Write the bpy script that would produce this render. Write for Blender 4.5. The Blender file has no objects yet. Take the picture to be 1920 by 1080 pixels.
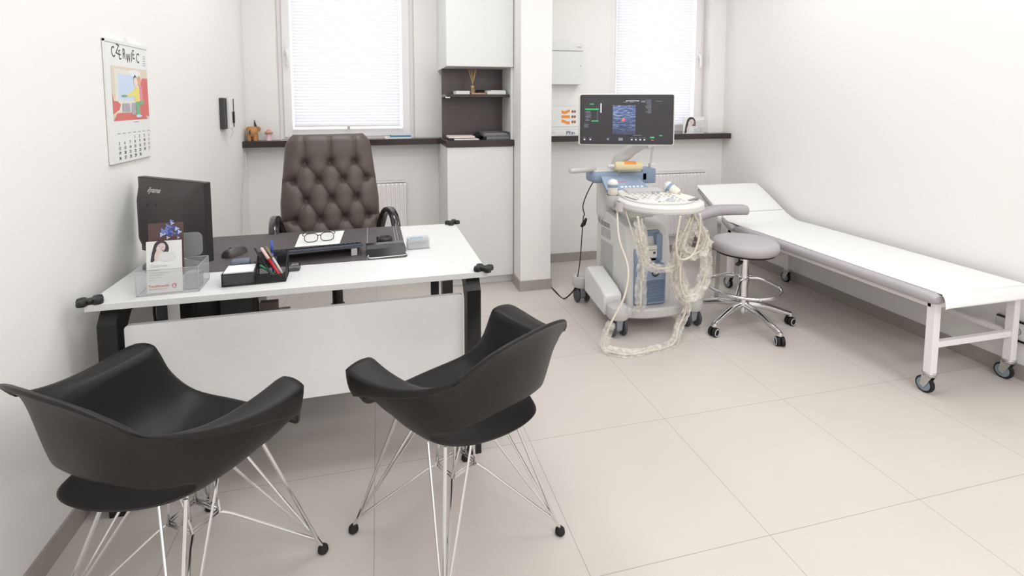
import bpy, bmesh, math, random
from mathutils import Vector, Matrix
random.seed(7)
PI = math.pi
S = bpy.context.scene
C = S.collection

# ------------------------------------------------------------ camera, world, exposure
CAM_H = 1.3468
cd = bpy.data.cameras.new('camera'); cam = bpy.data.objects.new('camera', cd); C.objects.link(cam)
cd.sensor_width = 36.0; cd.lens = 947.44 * 36.0 / 1920.0
cd.shift_x = (960 - 942) / 1920.0
cd.shift_y = (269 - 540) / 1920.0
cd.clip_start = 0.02
R = Matrix(((0.9712, -0.0193, 0.2373), (-0.2381, -0.0787, 0.9681), (0.0, -0.9967, -0.0810)))
rt = R @ Vector((1, 0, 0)); up = R @ Vector((0, -1, 0)); bk = R @ Vector((0, 0, -1))
cam.matrix_world = Matrix(((rt.x, up.x, bk.x, 0), (rt.y, up.y, bk.y, 0), (rt.z, up.z, bk.z, CAM_H), (0, 0, 0, 1)))
S.camera = cam
S.view_settings.view_transform = 'Standard'; S.view_settings.look = 'None'
S.view_settings.exposure = 0.12; S.view_settings.gamma = 1.0
w = bpy.data.worlds.new('sky'); S.world = w; w.use_nodes = True
w.node_tree.nodes['Background'].inputs[0].default_value = (0.93, 0.96, 1.0, 1)
w.node_tree.nodes['Background'].inputs[1].default_value = 2.2
XL, XR, YB, ZC, YF = -0.955, 3.015, 4.10, 2.75, -1.6     # room shell
YB2 = 3.95                                                  # back wall of the right-hand bay

LIGHT = 7.8           # watts of each 60 cm unseen ceiling lamp, before its own factor
for cx_, cy_, k_ in ((.3, -1.1, 2.6), (1.8, -1.1, 2.6), (1.05, .1, .9), (2.3, .1, .9), (-.1, 1.6, 1), (1.05, 1.6, .9), (2.2, 1.6, .9), (-.1, 3.0, 1.1), (.5, 2.3, .4), (2.2, 2.8, 1.1)):  # first two, behind the camera, are fill lamps added to brighten shaded fronts
    ld = bpy.data.lights.new('panel_and_fill_light', 'AREA'); ld.shape = 'SQUARE'; ld.size = .6; ld.energy = LIGHT * k_; ld.color = (.97, .985, 1.0)
    lo = bpy.data.objects.new('panel_and_fill_light', ld); C.objects.link(lo); lo.location = (cx_, cy_, ZC - .01)

# ------------------------------------------------------------ materials
def lin(c):
    return tuple((x / 12.92 if x <= 0.04045 else ((x + 0.055) / 1.055) ** 2.4) for x in [v / 255.0 for v in c]) + (1,)
MATS = {}
def mat(name, rgb, rough=0.5, metal=0.0, bump=0.0, bscale=200.0, spec=0.5, coat=0.0, trans=0.0, alpha=1.0, emis=0.0, var=0.0):
    if name in MATS: return MATS[name]
    m = bpy.data.materials.new(name); m.use_nodes = True
    nt = m.node_tree; b = nt.nodes['Principled BSDF']; col = lin(rgb)
    b.inputs['Base Color'].default_value = col
    b.inputs['Roughness'].default_value = rough; b.inputs['Metallic'].default_value = metal
    b.inputs['Specular IOR Level'].default_value = spec
    b.inputs['Coat Weight'].default_value = coat
    b.inputs['Transmission Weight'].default_value = trans
    b.inputs['Alpha'].default_value = alpha
    if emis:
        b.inputs['Emission Color'].default_value = col; b.inputs['Emission Strength'].default_value = emis
    tc = nt.nodes.new('ShaderNodeTexCoord'); nz = nt.nodes.new('ShaderNodeTexNoise')
    nt.links.new(tc.outputs['Object'], nz.inputs['Vector']); nz.inputs['Scale'].default_value = bscale
    if bump:
        bp = nt.nodes.new('ShaderNodeBump'); bp.inputs['Strength'].default_value = bump; bp.inputs['Distance'].default_value = 0.002
        nt.links.new(nz.outputs['Fac'], bp.inputs['Height']); nt.links.new(bp.outputs['Normal'], b.inputs['Normal'])
    mx = nt.nodes.new('ShaderNodeMix'); mx.data_type = 'RGBA'
    v = var or 0.02
    mx.inputs[6].default_value = tuple(c * (1 - v) for c in col[:3]) + (1,)
    mx.inputs[7].default_value = tuple(min(1, c * (1 + v)) for c in col[:3]) + (1,)
    nt.links.new(nz.outputs['Fac'], mx.inputs[0]); nt.links.new(mx.outputs[2], b.inputs['Base Color'])
    MATS[name] = m
    return m
wallm = mat('wall_paint', (242, 240, 237), 0.9, bump=0.05, bscale=300)
ceilm = mat('ceiling_paint', (244, 243, 241), 0.95)
lacq = mat('white_laminate', (228, 228, 226), 0.35, bscale=30)
panelw = mat('white_panel', (240, 239, 239), 0.45, bscale=30)
wenge = mat('dark_wenge', (52, 42, 42), 0.25, bump=0.1, bscale=60, var=.15)
blackmetal = mat('black_metal', (24, 22, 22), 0.42)
shellm = mat('black_plastic_shell', (24, 21, 21), 0.42, bump=0.15, bscale=900, spec=.36)
blackp = mat('black_plastic', (30, 28, 29), 0.4)
gloss = mat('black_gloss', (18, 17, 18), 0.15)
rubber = mat('black_rubber', (20, 19, 19), 0.7)
chrome = mat('chrome', (225, 225, 225), 0.12, 1.0)
zinc = mat('zinc_steel', (200, 200, 198), 0.3, 1.0)
leather = mat('black_leather', (84, 74, 68), 0.42, bump=0.25, bscale=350)
grey = mat('grey_vinyl', (176, 171, 175), 0.5, bump=0.1, bscale=400)
deskmat_m = mat('desk_pad_leather', (86, 80, 82), 0.55, bump=0.2, bscale=500)
frame_w = mat('white_steel', (240, 236, 236), 0.4)
skirt = mat('grey_tile_skirting', (166, 159, 152), 0.5, bscale=20, var=.06)
paper = mat('white_paper', (234, 234, 232), 0.8)
paperd = mat('grey_paper', (150, 148, 152), 0.8)
paperp = mat('pink_paper', (216, 160, 146), 0.8)
paperb = mat('blue_paper', (58, 128, 170), 0.7)
ink = mat('dark_ink', (70, 70, 76), 0.7)
inkl = mat('light_grey_ink', (165, 165, 170), 0.7)
red = mat('red_ink', (196, 72, 62), 0.6)
redp = mat('red_plastic', (176, 24, 34), 0.35)
orange = mat('orange_ink', (238, 150, 70), 0.6)
uswhite = mat('machine_white', (220, 219, 215), 0.4)
uslight = mat('machine_pale_grey', (196, 193, 191), 0.45)
usblue = mat('machine_blue_grey', (136, 152, 176), 0.45)
usdark = mat('machine_dark_blue', (84, 98, 122), 0.5)
cable_w = mat('cream_cable', (226, 220, 206), 0.45)
plasticb = mat('blue_plastic', (60, 90, 190), 0.4)
tan = mat('carved_wood', (192, 140, 88), 0.6, bump=.3, bscale=40, var=.15)
dkbrown = mat('dark_horn', (60, 50, 44), 0.5)
skinm = mat('pale_ceramic', (238, 214, 204), 0.5)
pinkm = mat('pink_ceramic', (232, 196, 200), 0.5)
straw = mat('reed', (196, 160, 112), 0.7)
green = mat('green_plastic', (40, 120, 70), 0.4)
palegrey = mat('pale_grey_plastic', (190, 190, 192), .4)

def thin_mat(name, rgb, amount, rough=0.1, wave=0):
    """see-through thin plastic or glass: transparent mixed with a glossy/diffuse surface"""
    m = bpy.data.materials.new(name); m.use_nodes = True; nt = m.node_tree; nt.nodes.clear()
    o = nt.nodes.new('ShaderNodeOutputMaterial'); mx = nt.nodes.new('ShaderNodeMixShader')
    tr = nt.nodes.new('ShaderNodeBsdfTransparent'); pb = nt.nodes.new('ShaderNodeBsdfPrincipled')
    pb.inputs['Base Color'].default_value = lin(rgb); pb.inputs['Roughness'].default_value = rough
    mx.inputs[0].default_value = amount
    if wave:
        nz = nt.nodes.new('ShaderNodeTexNoise'); nz.inputs['Scale'].default_value = wave
        tc = nt.nodes.new('ShaderNodeTexCoord'); nt.links.new(tc.outputs['Object'], nz.inputs['Vector'])
        mr = nt.nodes.new('ShaderNodeMapRange'); mr.inputs[1].default_value = .35; mr.inputs[2].default_value = .7
        mr.inputs[3].default_value = amount * .35; mr.inputs[4].default_value = min(1, amount * 1.9)
        nt.links.new(nz.outputs['Fac'], mr.inputs[0]); nt.links.new(mr.outputs[0], mx.inputs[0])
        bp = nt.nodes.new('ShaderNodeBump'); bp.inputs['Strength'].default_value = .25
        nt.links.new(nz.outputs['Fac'], bp.inputs['Height']); nt.links.new(bp.outputs[0], pb.inputs['Normal'])
    nt.links.new(tr.outputs[0], mx.inputs[1]); nt.links.new(pb.outputs[0], mx.inputs[2]); nt.links.new(mx.outputs[0], o.inputs[0])
    return m
glass = thin_mat('window_glass', (240, 245, 245), 0.08, 0.02)
acryl = thin_mat('clear_acrylic', (222, 222, 224), 0.20, 0.05)
acryl_edge = thin_mat('acrylic_edge', (190, 194, 202), 0.6, 0.1)
foil = thin_mat('clear_plastic_foil', (250, 246, 236), 0.26, 0.35, wave=30)
mesh_m = thin_mat('black_wire_mesh', (30, 30, 34), 0.52, 0.5)

def floor_mat():
    m = bpy.data.materials.new('porcelain_floor_tiles'); m.use_nodes = True; nt = m.node_tree; b = nt.nodes['Principled BSDF']
    tc = nt.nodes.new('ShaderNodeTexCoord'); sp = nt.nodes.new('ShaderNodeSeparateXYZ')
    nt.links.new(tc.outputs['Object'], sp.inputs[0])
    def seam(sock, off):
        a = nt.nodes.new('ShaderNodeMath'); a.operation = 'ADD'; a.inputs[1].default_value = off; nt.links.new(sock, a.inputs[0])
        f = nt.nodes.new('ShaderNodeMath'); f.operation = 'PINGPONG'; f.inputs[1].default_value = 0.3; nt.links.new(a.outputs[0], f.inputs[0])
        g = nt.nodes.new('ShaderNodeMath'); g.operation = 'LESS_THAN'; g.inputs[1].default_value = 0.0010; nt.links.new(f.outputs[0], g.inputs[0])
        return g.outputs[0]
    sx = seam(sp.outputs['X'], 0.6 + 0.038 + 6); sy = seam(sp.outputs['Y'], 6 - 1.832 + 1.8 + .0)
    mxx = nt.nodes.new('ShaderNodeMath'); mxx.operation = 'MAXIMUM'; nt.links.new(sx, mxx.inputs[0]); nt.links.new(sy, mxx.inputs[1])
    nz = nt.nodes.new('ShaderNodeTexNoise'); nz.inputs['Scale'].default_value = 2.2; nz.inputs['Detail'].default_value = 5
    nt.links.new(tc.outputs['Object'], nz.inputs['Vector'])
    r = nt.nodes.new('ShaderNodeMix'); r.data_type = 'RGBA'
    r.inputs[6].default_value = lin((201, 194, 187)); r.inputs[7].default_value = lin((211, 203, 197))
    nt.links.new(nz.outputs['Fac'], r.inputs[0])
    q = nt.nodes.new('ShaderNodeMix'); q.data_type = 'RGBA'; nt.links.new(mxx.outputs[0], q.inputs[0])
    nt.links.new(r.outputs[2], q.inputs[6]); q.inputs[7].default_value = lin((160, 150, 136))
    nt.links.new(q.outputs[2], b.inputs['Base Color']); b.inputs['Roughness'].default_value = 0.42
    b.inputs['Specular IOR Level'].default_value = 0.45
    return m
floorm = floor_mat()

def blind_mat():
    m = bpy.data.materials.new('pleated_blind_cloth'); m.use_nodes = True; nt = m.node_tree; nt.nodes.clear()
    o = nt.nodes.new('ShaderNodeOutputMaterial'); a = nt.nodes.new('ShaderNodeAddShader')
    d = nt.nodes.new('ShaderNodeBsdfDiffuse'); t = nt.nodes.new('ShaderNodeBsdfTranslucent')
    nz = nt.nodes.new('ShaderNodeTexNoise'); nz.inputs['Scale'].default_value = 80
    mx = nt.nodes.new('ShaderNodeMix'); mx.data_type = 'RGBA'; nt.links.new(nz.outputs['Fac'], mx.inputs[0])
    mx.inputs[6].default_value = (.50, .50, .52, 1); mx.inputs[7].default_value = (.54, .54, .56, 1)
    nt.links.new(mx.outputs[2], d.inputs[0]); t.inputs[0].default_value = (.345, .345, .352, 1)
    nt.links.new(d.outputs[0], a.inputs[0]); nt.links.new(t.outputs[0], a.inputs[1]); nt.links.new(a.outputs[0], o.inputs[0])
    return m
blindm = blind_mat()

# ------------------------------------------------------------ mesh helpers
def obj(name, bm, m, parent=None, smooth=False, loc=None, mods=(), kind=None, label=None, auto=True):
    me = bpy.data.meshes.new(name)
    bmesh.ops.recalc_face_normals(bm, faces=bm.faces)
    bm.to_mesh(me); bm.free()
    o = bpy.data.objects.new(name, me); C.objects.link(o)
    for mm in (m if isinstance(m, (list, tuple)) else [m]): me.materials.append(mm)
    if smooth:
        me.polygons.foreach_set('use_smooth', [True] * len(me.polygons))
        if smooth != 'all': me.set_sharp_from_angle(angle=math.radians(40))
    if parent: o.parent = parent
    if loc: o.location = loc
    for md in mods:
        if md[0] == 'SOLID':
            q = o.modifiers.new('thickness', 'SOLIDIFY'); q.thickness = md[1]; q.offset = md[2] if len(md) > 2 else 0
        if md[0] == 'SUB':
            q = o.modifiers.new('subdivision', 'SUBSURF'); q.levels = md[1]; q.render_levels = md[1]
        if md[0] == 'BEV':
            q = o.modifiers.new('bevel', 'BEVEL'); q.width = md[1]; q.segments = 2; q.limit_method = 'ANGLE'
    if kind: o['kind'] = kind
    if label: o['label'] = label
    return o
def tag(o, label, cat, group=None):
    o['label'] = label; o['category'] = cat
    if group: o['group'] = group
    return o
def thing(name, label, cat, loc=(0, 0, 0), rz=0.0, group=None):
    o = bpy.data.objects.new(name, None); C.objects.link(o); o.location = loc; o.rotation_euler = (0, 0, rz)
    o.empty_display_size = 0.05
    return tag(o, label, cat, group)
def struct(name, bm, m, parent=None, **k):
    o = obj(name, bm, m, parent, **k)
    if not parent: o['kind'] = 'structure'
    return o
def NB(): return bmesh.new()
def box(bm, x0, x1, y0, y1, z0, z1, bev=0.0, mi=0, M=None, seg=2):
    r = bmesh.ops.create_cube(bm, size=1.0)
    vs = r['verts']
    for v in vs:
        v.co = Vector(((x0 + x1) / 2 + v.co.x * (x1 - x0), (y0 + y1) / 2 + v.co.y * (y1 - y0), (z0 + z1) / 2 + v.co.z * (z1 - z0)))
    fs = set(f for v in vs for f in v.link_faces)
    if bev > 0:
        es = list(set(e for v in vs for e in v.link_edges))
        rr = bmesh.ops.bevel(bm, geom=es, offset=bev, segments=seg, profile=0.5, affect='EDGES')
        fs |= set(rr['faces']); vs = list(set(v for f in fs if f.is_valid for v in f.verts))
    for f in fs:
        if f.is_valid: f.material_index = mi
    if M is not None:
        for v in vs: v.co = M @ v.co
    return vs
def frame_axes(d):
    d = d.normalized(); a = Vector((0, 0, 1)) if abs(d.z) < 0.9 else Vector((1, 0, 0))
    u = d.cross(a).normalized(); v = d.cross(u).normalized()
    return u, v
def tube(bm, pts, r, n=8, closed=False, mi=0, cap=True):
    pts = [Vector(p) for p in pts]; N = len(pts); rings = []
    rr = r if isinstance(r, (list, tuple)) else [r] * N
    u = None
    for i in range(N):
        if closed: d = pts[(i + 1) % N] - pts[i - 1]
        else: d = pts[min(i + 1, N - 1)] - pts[max(i - 1, 0)]
        d.normalize()
        if u is None: u, v = frame_axes(d)
        else:
            u = (u - d * u.dot(d)); u.normalize(); v = d.cross(u).normalized()
        rings.append([bm.verts.new(pts[i] + (u * math.cos(2 * PI * k / n) + v * math.sin(2 * PI * k / n)) * rr[i]) for k in range(n)])
    for i in range(N if closed else N - 1):
        a = rings[i]; b = rings[(i + 1) % N]
        for k in range(n):
            f = bm.faces.new((a[k], a[(k + 1) % n], b[(k + 1) % n], b[k])); f.material_index = mi; f.smooth = True
    if cap and not closed:
        for a in (rings[0], rings[-1]):
            f = bm.faces.new(a); f.material_index = mi
def cyl(bm, p0, p1, r0, r1=None, n=20, mi=0):
    tube(bm, [p0, p1], [r0, r0 if r1 is None else r1], n, mi=mi)
def spline(pts, k=6, closed=False):
    pts = [Vector(p) for p in pts]; out = []; N = len(pts)
    for i in range(N if closed else N - 1):
        if closed: p0, p1, p2, p3 = pts[i - 1], pts[i], pts[(i + 1) % N], pts[(i + 2) % N]
        else: p0, p1, p2, p3 = pts[max(i - 1, 0)], pts[i], pts[i + 1], pts[min(i + 2, N - 1)]
        for j in range(k):
            t = j / k
            out.append(0.5 * ((2 * p1) + (p2 - p0) * t + (2 * p0 - 5 * p1 + 4 * p2 - p3) * t * t + (3 * p1 - p0 - 3 * p2 + p3) * t ** 3))
    if not closed: out.append(pts[-1])
    return out
def lathe(bm, prof, o=(0, 0, 0), axis='z', n=28, mi=0):
    o = Vector(o); rings = []
    ax = {'z': (Vector((1, 0, 0)), Vector((0, 1, 0)), Vector((0, 0, 1))), 'y': (Vector((1, 0, 0)), Vector((0, 0, 1)), Vector((0, 1, 0))),
          'x': (Vector((0, 1, 0)), Vector((0, 0, 1)), Vector((1, 0, 0)))}[axis] if isinstance(axis, str) else None
    if ax is None:
        d = Vector(axis).normalized(); u, v = frame_axes(d); ax = (u, v, d)
    for r, h in prof:
        if r < 1e-6: rings.append([bm.verts.new(o + ax[2] * h)])
        else: rings.append([bm.verts.new(o + ax[2] * h + (ax[0] * math.cos(2 * PI * k / n) + ax[1] * math.sin(2 * PI * k / n)) * r) for k in range(n)])
    for i in range(len(rings) - 1):
        a, b = rings[i], rings[i + 1]
        for k in range(n):
            if len(a) == 1 and len(b) == 1: continue
            if len(a) == 1: f = bm.faces.new((a[0], b[(k + 1) % n], b[k]))
            elif len(b) == 1: f = bm.faces.new((a[k], a[(k + 1) % n], b[0]))
            else: f = bm.faces.new((a[k], a[(k + 1) % n], b[(k + 1) % n], b[k]))
            f.material_index = mi; f.smooth = True
def prism(bm, poly, a0, a1, plane='xy', mi=0, M=None):
    """extrude a 2D polygon along the third axis from a0 to a1"""
    def P(p, a):
        v = {'xy': Vector((p[0], p[1], a)), 'xz': Vector((p[0], a, p[1])), 'yz': Vector((a, p[0], p[1]))}[plane]
        return M @ v if M is not None else v
    A = [bm.verts.new(P(p, a0)) for p in poly]; B = [bm.verts.new(P(p, a1)) for p in poly]
    fs = [bm.faces.new(A), bm.faces.new(B)]
    n = len(poly)
    for i in range(n): fs.append(bm.faces.new((A[i], A[(i + 1) % n], B[(i + 1) % n], B[i])))
    for f in fs: f.material_index = mi
def rrect(x0, x1, y0, y1, r, n=5):
    out = []
    for cx, cy, a in ((x1 - r, y1 - r, 0), (x0 + r, y1 - r, 90), (x0 + r, y0 + r, 180), (x1 - r, y0 + r, 270)):
        for k in range(n + 1):
            t = math.radians(a + 90 * k / n); out.append((cx + r * math.cos(t), cy + r * math.sin(t)))
    return out
def grid(bm, rows, closed=False, mi=0, smooth=True):
    V = [[bm.verts.new(p) for p in r] for r in rows]
    for i in range(len(V) - 1):
        m = len(V[i])
        for j in range(m if closed else m - 1):
            f = bm.faces.new((V[i][j], V[i][(j + 1) % m], V[i + 1][(j + 1) % m], V[i + 1][j])); f.material_index = mi; f.smooth = smooth
    return V
def poly3(bm, pts, mi=0):
    f = bm.faces.new([bm.verts.new(p) for p in pts]); f.material_index = mi
def text(s, size, m, parent, M, name='lettering', depth=0.0004, align='LEFT', bold=0.0, sx=1.0, label=None):
    cu = bpy.data.curves.new('t', 'FONT'); cu.body = s; cu.size = size; cu.extrude = depth; cu.align_x = align; cu.offset = bold
    cu.resolution_u = 3
    to = bpy.data.objects.new('t', cu); C.objects.link(to)
    dg = bpy.context.evaluated_depsgraph_get(); dg.update()
    me = bpy.data.meshes.new_from_object(to.evaluated_get(dg))
    bpy.data.objects.remove(to); bpy.data.curves.remove(cu)
    me.transform(Matrix.Diagonal((sx, 1, 1, 1))); me.transform(M)
    me.materials.clear(); me.materials.append(m); me.name = name
    o = bpy.data.objects.new(name, me); C.objects.link(o); o.parent = parent
    if label: o['label'] = label
    return o
def MX(o, x, y):
    """matrix whose local x,y,z axes are given (z = x cross y) at origin o"""
    x = Vector(x).normalized(); y = Vector(y).normalized(); z = x.cross(y)
    return Matrix(((x.x, y.x, z.x, o[0]), (x.y, y.y, z.y, o[1]), (x.z, y.z, z.z, o[2]), (0, 0, 0, 1)))
def TR(x, y, z, rz=0, rx=0, ry=0):
    return Matrix.Translation((x, y, z)) @ Matrix.Rotation(rz, 4, 'Z') @ Matrix.Rotation(ry, 4, 'Y') @ Matrix.Rotation(rx, 4, 'X')
def copy_tree(o, parent=None):
    c = o.copy(); C.objects.link(c); c.parent = parent
    for ch in [x for x in ALLCH(o)]: copy_tree(ch, c)
    return c
def ALLCH(o): return [x for x in bpy.data.objects if x.parent == o]

# ------------------------------------------------------------ room shell
bm = NB(); box(bm, XL - .12, XR + .12, YF - .1, YB + .25, -.1, 0); struct('floor', bm, floorm)
bm = NB(); box(bm, XL - .12, XR + .12, YF - .1, YB + .25, ZC, ZC + .1); struct('ceiling', bm, ceilm)
bm = NB(); box(bm, XL - .12, XL, YF, YB + .25, 0, ZC); struct('wall_left', bm, wallm)
bm = NB(); box(bm, XR, XR + .12, YF, YB + .25, 0, ZC); struct('wall_right', bm, wallm)
bm = NB(); box(bm, XL, XR, YF - .1, YF, 0, ZC); struct('wall_front', bm, wallm)
W1 = (-.735, .285, 1.045, 2.55); W2 = (1.90, 2.86, 1.055, 2.55)
bm = NB()
box(bm, XL, W1[0], YB, YB + .25, 0, ZC); box(bm, W1[1], 1.0, YB, YB + .25, 0, ZC)
box(bm, W1[0], W1[1], YB, YB + .25, 0, W1[2]); box(bm, W1[0], W1[1], YB, YB + .25, W1[3], ZC)
struct('wall_back', bm, wallm); bm = NB()
box(bm, 1.0, W2[0], YB2, YB + .25, 0, ZC); box(bm, W2[1], XR, YB2, YB + .25, 0, ZC)
box(bm, W2[0], W2[1], YB2, YB + .25, 0, W2[2]); box(bm, W2[0], W2[1], YB2, YB + .25, W2[3], ZC)
struct('wall_back_bay', bm, wallm)
bm = NB(); box(bm, .962, 1.187, 3.385, YB2, 0, ZC); struct('wall_pillar', bm, wallm)
# skirting
BH = .075
bm = NB(); box(bm, XL, XL + .008, YF, YB, 0, BH); struct('baseboard_left', bm, skirt)
bm = NB(); box(bm, XR - .008, XR, YF, YB2, 0, BH)
struct('baseboard_right', bm, skirt)
bm = NB(); box(bm, 1.195, XR - .008, YB2 - .008, YB2, 0, BH); box(bm, XL + .008, .47, YB - .008, YB, 0, BH); struct('baseboard_back', bm, skirt)
bm = NB(); box(bm, .954, 1.195, 3.377, 3.385, 0, BH); box(bm, 1.187, 1.195, 3.385, YB2 - .008, 0, BH); box(bm, .954, .962, 3.385, 3.56, 0, BH); struct('baseboard_pillar', bm, skirt)

def window(n, W, yf, hx, hz, hpos=None):
    x0, x1, z0, z1 = W
    t = bpy.data.objects.new('window_%d' % n, None); C.objects.link(t); t.location = ((x0 + x1) / 2, yf, z0); t['kind'] = 'structure'
    T = Matrix.Translation((-(x0 + x1) / 2, -yf, -z0))
    def ring(bm, a, b, c, d, wd, y0, y1, bev=.004):
        box(bm, a, a + wd, y0, y1, c, d, bev); box(bm, b - wd, b, y0, y1, c, d, bev)
        box(bm, a + wd, b - wd, y0, y1, c, c + wd, bev); box(bm, a + wd, b - wd, y0, y1, d - wd, d, bev)
    bm = NB(); ring(bm, x0, x1, z0, z1, .045, yf, yf + .07); bmesh.ops.transform(bm, matrix=T, verts=bm.verts); obj('window_frame', bm, frame_w, t)
    bm = NB(); ring(bm, x0 + .035, x1 - .035, z0 + .035, z1 - .035, .06, yf - .02, yf + .04); bmesh.ops.transform(bm, matrix=T, verts=bm.verts); obj('sash', bm, frame_w, t)
    bm = NB(); box(bm, x0 + .09, x1 - .09, yf + .012, yf + .018, z0 + .09, z1 - .09); bmesh.ops.transform(bm, matrix=T, verts=bm.verts); obj('pane', bm, glass, t)
    bm = NB(); box(bm, hx - .013, hx + .013, yf - .03, yf - .02, hz - .035, hz + .035, .004); cyl(bm, (hx, yf - .03, hz), (hx, yf - .055, hz), .009)
    tube(bm, spline([(hx, yf - .05, hz), (hx + .006, yf - .057, hz - .03), (hx + .012, yf - .057, hz - .075), (hx + .004, yf - .055, hz - .115)]), [.010] * 19, 8)
    bmesh.ops.transform(bm, matrix=T, verts=bm.verts); obj('handle', bm, frame_w, t)
    return t
window(1, W1, 4.175, W1[0] + .07, 1.74)
window(2, W2, 4.05, W2[1] - .07, 1.77)

def blind(lbl, x0, x1, y, z0, z1):
    t = thing('pleated_blind', lbl, 'window blind', ((x0 + x1) / 2, y, z0), 0, 'pleated blinds in the windows')
    w2 = (x1 - x0) / 2; n = int((z1 - z0) / .0235)
    rows = []
    for i in range(2 * n + 1):
        z = i * (z1 - z0) / (2 * n); yy = -.008 if i % 2 else .008
        rows.append([(-w2, yy, z), (w2, yy, z)])
    bm = NB(); grid(bm, rows, smooth=False); obj('cloth', bm, blindm, t)
    bm = NB(); box(bm, -w2 - .003, w2 + .003, -.011, .011, -.012, .002, .003); obj('bottom_rail', bm, frame_w, t)
    bm = NB(); box(bm, -.011, .011, -.018, -.010, -.03, -.008, .003); obj('pull_grip', bm, palegrey, t)
    for s in (-1, 1):
        bm = NB(); tube(bm, [(s * (w2 - .02), 0, -.0), (s * (w2 - .02), 0, -.03)], .001, 5); obj('tension_cord', bm, palegrey, t)
blind('white pleated blind in the left window behind the office chair', -.622, .168, 4.135, 1.17, 2.42)
blind('white pleated blind in the right window behind the ultrasound screen', 1.985, 2.715, 4.005, 1.155, 2.42)

# ------------------------------------------------------------ built-in joinery at the back
t = thing('window_shelf', 'dark wenge shelf along the left window behind the office chair', 'shelf', (-.24, 4.02, 1.02))
bm = NB(); box(bm, XL + .24 + .001, .47 + .238, -.06, .078, 0, .046, .002); obj('board', bm, wenge, t)
t = thing('window_shelf', 'dark wenge shelf under the right window beside the ultrasound machine', 'shelf', (2.1, 3.89, 1.03))
bm = NB(); box(bm, 1.189 - 2.1, 3.012 - 2.1, -.06, .058, 0, .046, .002); obj('board', bm, wenge, t)
bm = NB(); prism(bm, [(-.2, .046), (.76, .046), (.76, .052), (-.2, .052)], .06, .10, 'xz'); obj('window_sill', bm, palegrey, t)

CX, CY = .715, 3.565
t = thing('tall_cabinet', 'tall white built-in cabinet with dark open niche beside the pillar', 'cabinet', (CX, CY, 0))
hw = .245
bm = NB(); box(bm, -hw, hw, .02, .53, .06, 1.03); box(bm, -hw + .01, hw, .05, .53, 0, .06); obj('base_carcass', bm, lacq, t)
bm = NB(); box(bm, -hw, hw - .004, 0, .018, .065, 1.026, .0015); obj('door', bm, lacq, t, label='lower white push-open door')
bm = NB(); box(bm, -hw, hw - .004, 0, .018, 1.602, 2.70, .0015); obj('door', bm, lacq, t, label='upper white push-open door')
bm = NB(); box(bm, -hw, hw, .02, .53, 1.60, 2.70); obj('top_carcass', bm, lacq, t)
bm = NB(); box(bm, hw - .018, hw, .02, .53, 1.076, 1.60); obj('side_panel', bm, lacq, t)
bm = NB(); box(bm, -hw, hw - .018, .285, .30, 1.076, 1.60); obj('niche_back', bm, mat('dark_brown_laminate', (82, 71, 72), .3, bscale=10, var=.05), t)
bm = NB(); box(bm, -hw, hw - .018, .05, .285, 1.385, 1.405, .001); obj('niche_shelf', bm, wenge, t)
bm = NB(); box(bm, -hw - .001, -hw + .03, .05, .06, 1.378, 1.392); obj('shelf_bracket', bm, frame_w, t)
bm = NB(); box(bm, -hw - .01, hw - .002, -.015, .4, 1.031, 1.076, .002); obj('counter', bm, wenge, t)

# ------------------------------------------------------------ radiators
def radiator(lbl, x0, x1, z0, z1, y):
    t = thing('panel_radiator', lbl, 'radiator', ((x0 + x1) / 2, y, z0), 0, 'white panel radiators under the windows')
    w2 = (x1 - x0) / 2; h = z1 - z0
    n = int((x1 - x0) / .033); pts = []
    for i in range(n):
        a = -w2 + (x1 - x0) * (i + .1) / n; b = -w2 + (x1 - x0) * (i + .38) / n; c = -w2 + (x1 - x0) * (i + .55) / n; d = -w2 + (x1 - x0) * (i + .95) / n
        pts += [(a, -.02), (b, -.02), (c, -.030), (d, -.030)]
    bm = NB(); rows = []
    for z in (.02, .035, h - .035, h - .02):
        k = 0 if z in (.02, h - .02) else 1
        rows.append([(-w2, 0, z)] + [(p[0], p[1] if k else -.022, z) for p in pts] + [(w2, 0, z)])
    grid(bm, rows, smooth=False); obj('front_panel', bm, frame_w, t)
    bm = NB(); box(bm, -w2, w2, -.018, .03, .005, .022, .003); box(bm, -w2, w2, .02, .03, .02, h - .01)
    box(bm, -w2, -w2 + .004, -.018, .03, .02, h - .01); box(bm, w2 - .004, w2, -.018, .03, .02, h - .01); obj('casing', bm, frame_w, t)
    bm = NB()
    for i in range(int((x1 - x0) / .012)):
        a = -w2 + .006 + i * .012; box(bm, a, a + .006, -.018, .026, h - .012, h)
    box(bm, -w2, w2, -.020, -.016, h - .014, h); box(bm, -w2, w2, .024, .028, h - .014, h); obj('top_grille', bm, frame_w, t)
    bm = NB(); cyl(bm, (w2 - .06, 0, .01), (w2 - .06, 0, -.06), .009); cyl(bm, (w2 - .11, 0, .01), (w2 - .11, 0, -.06), .009); box(bm, w2 - .13, w2 - .04, -.015, .015, -.04, -.01, .003)
    tube(bm, [(w2 - .06, 0, -.05), (w2 - .06, .03, -.06), (w2 - .06, .045, -.06)], .008, 8); obj('valve', bm, zinc, t)
radiator('white panel radiator behind the office chair beside the cabinet', -.60, .203, .14, .73, 4.065)
radiator('white panel radiator behind the ultrasound machine', 2.0, 2.815, .165, .745, 3.915)

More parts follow.
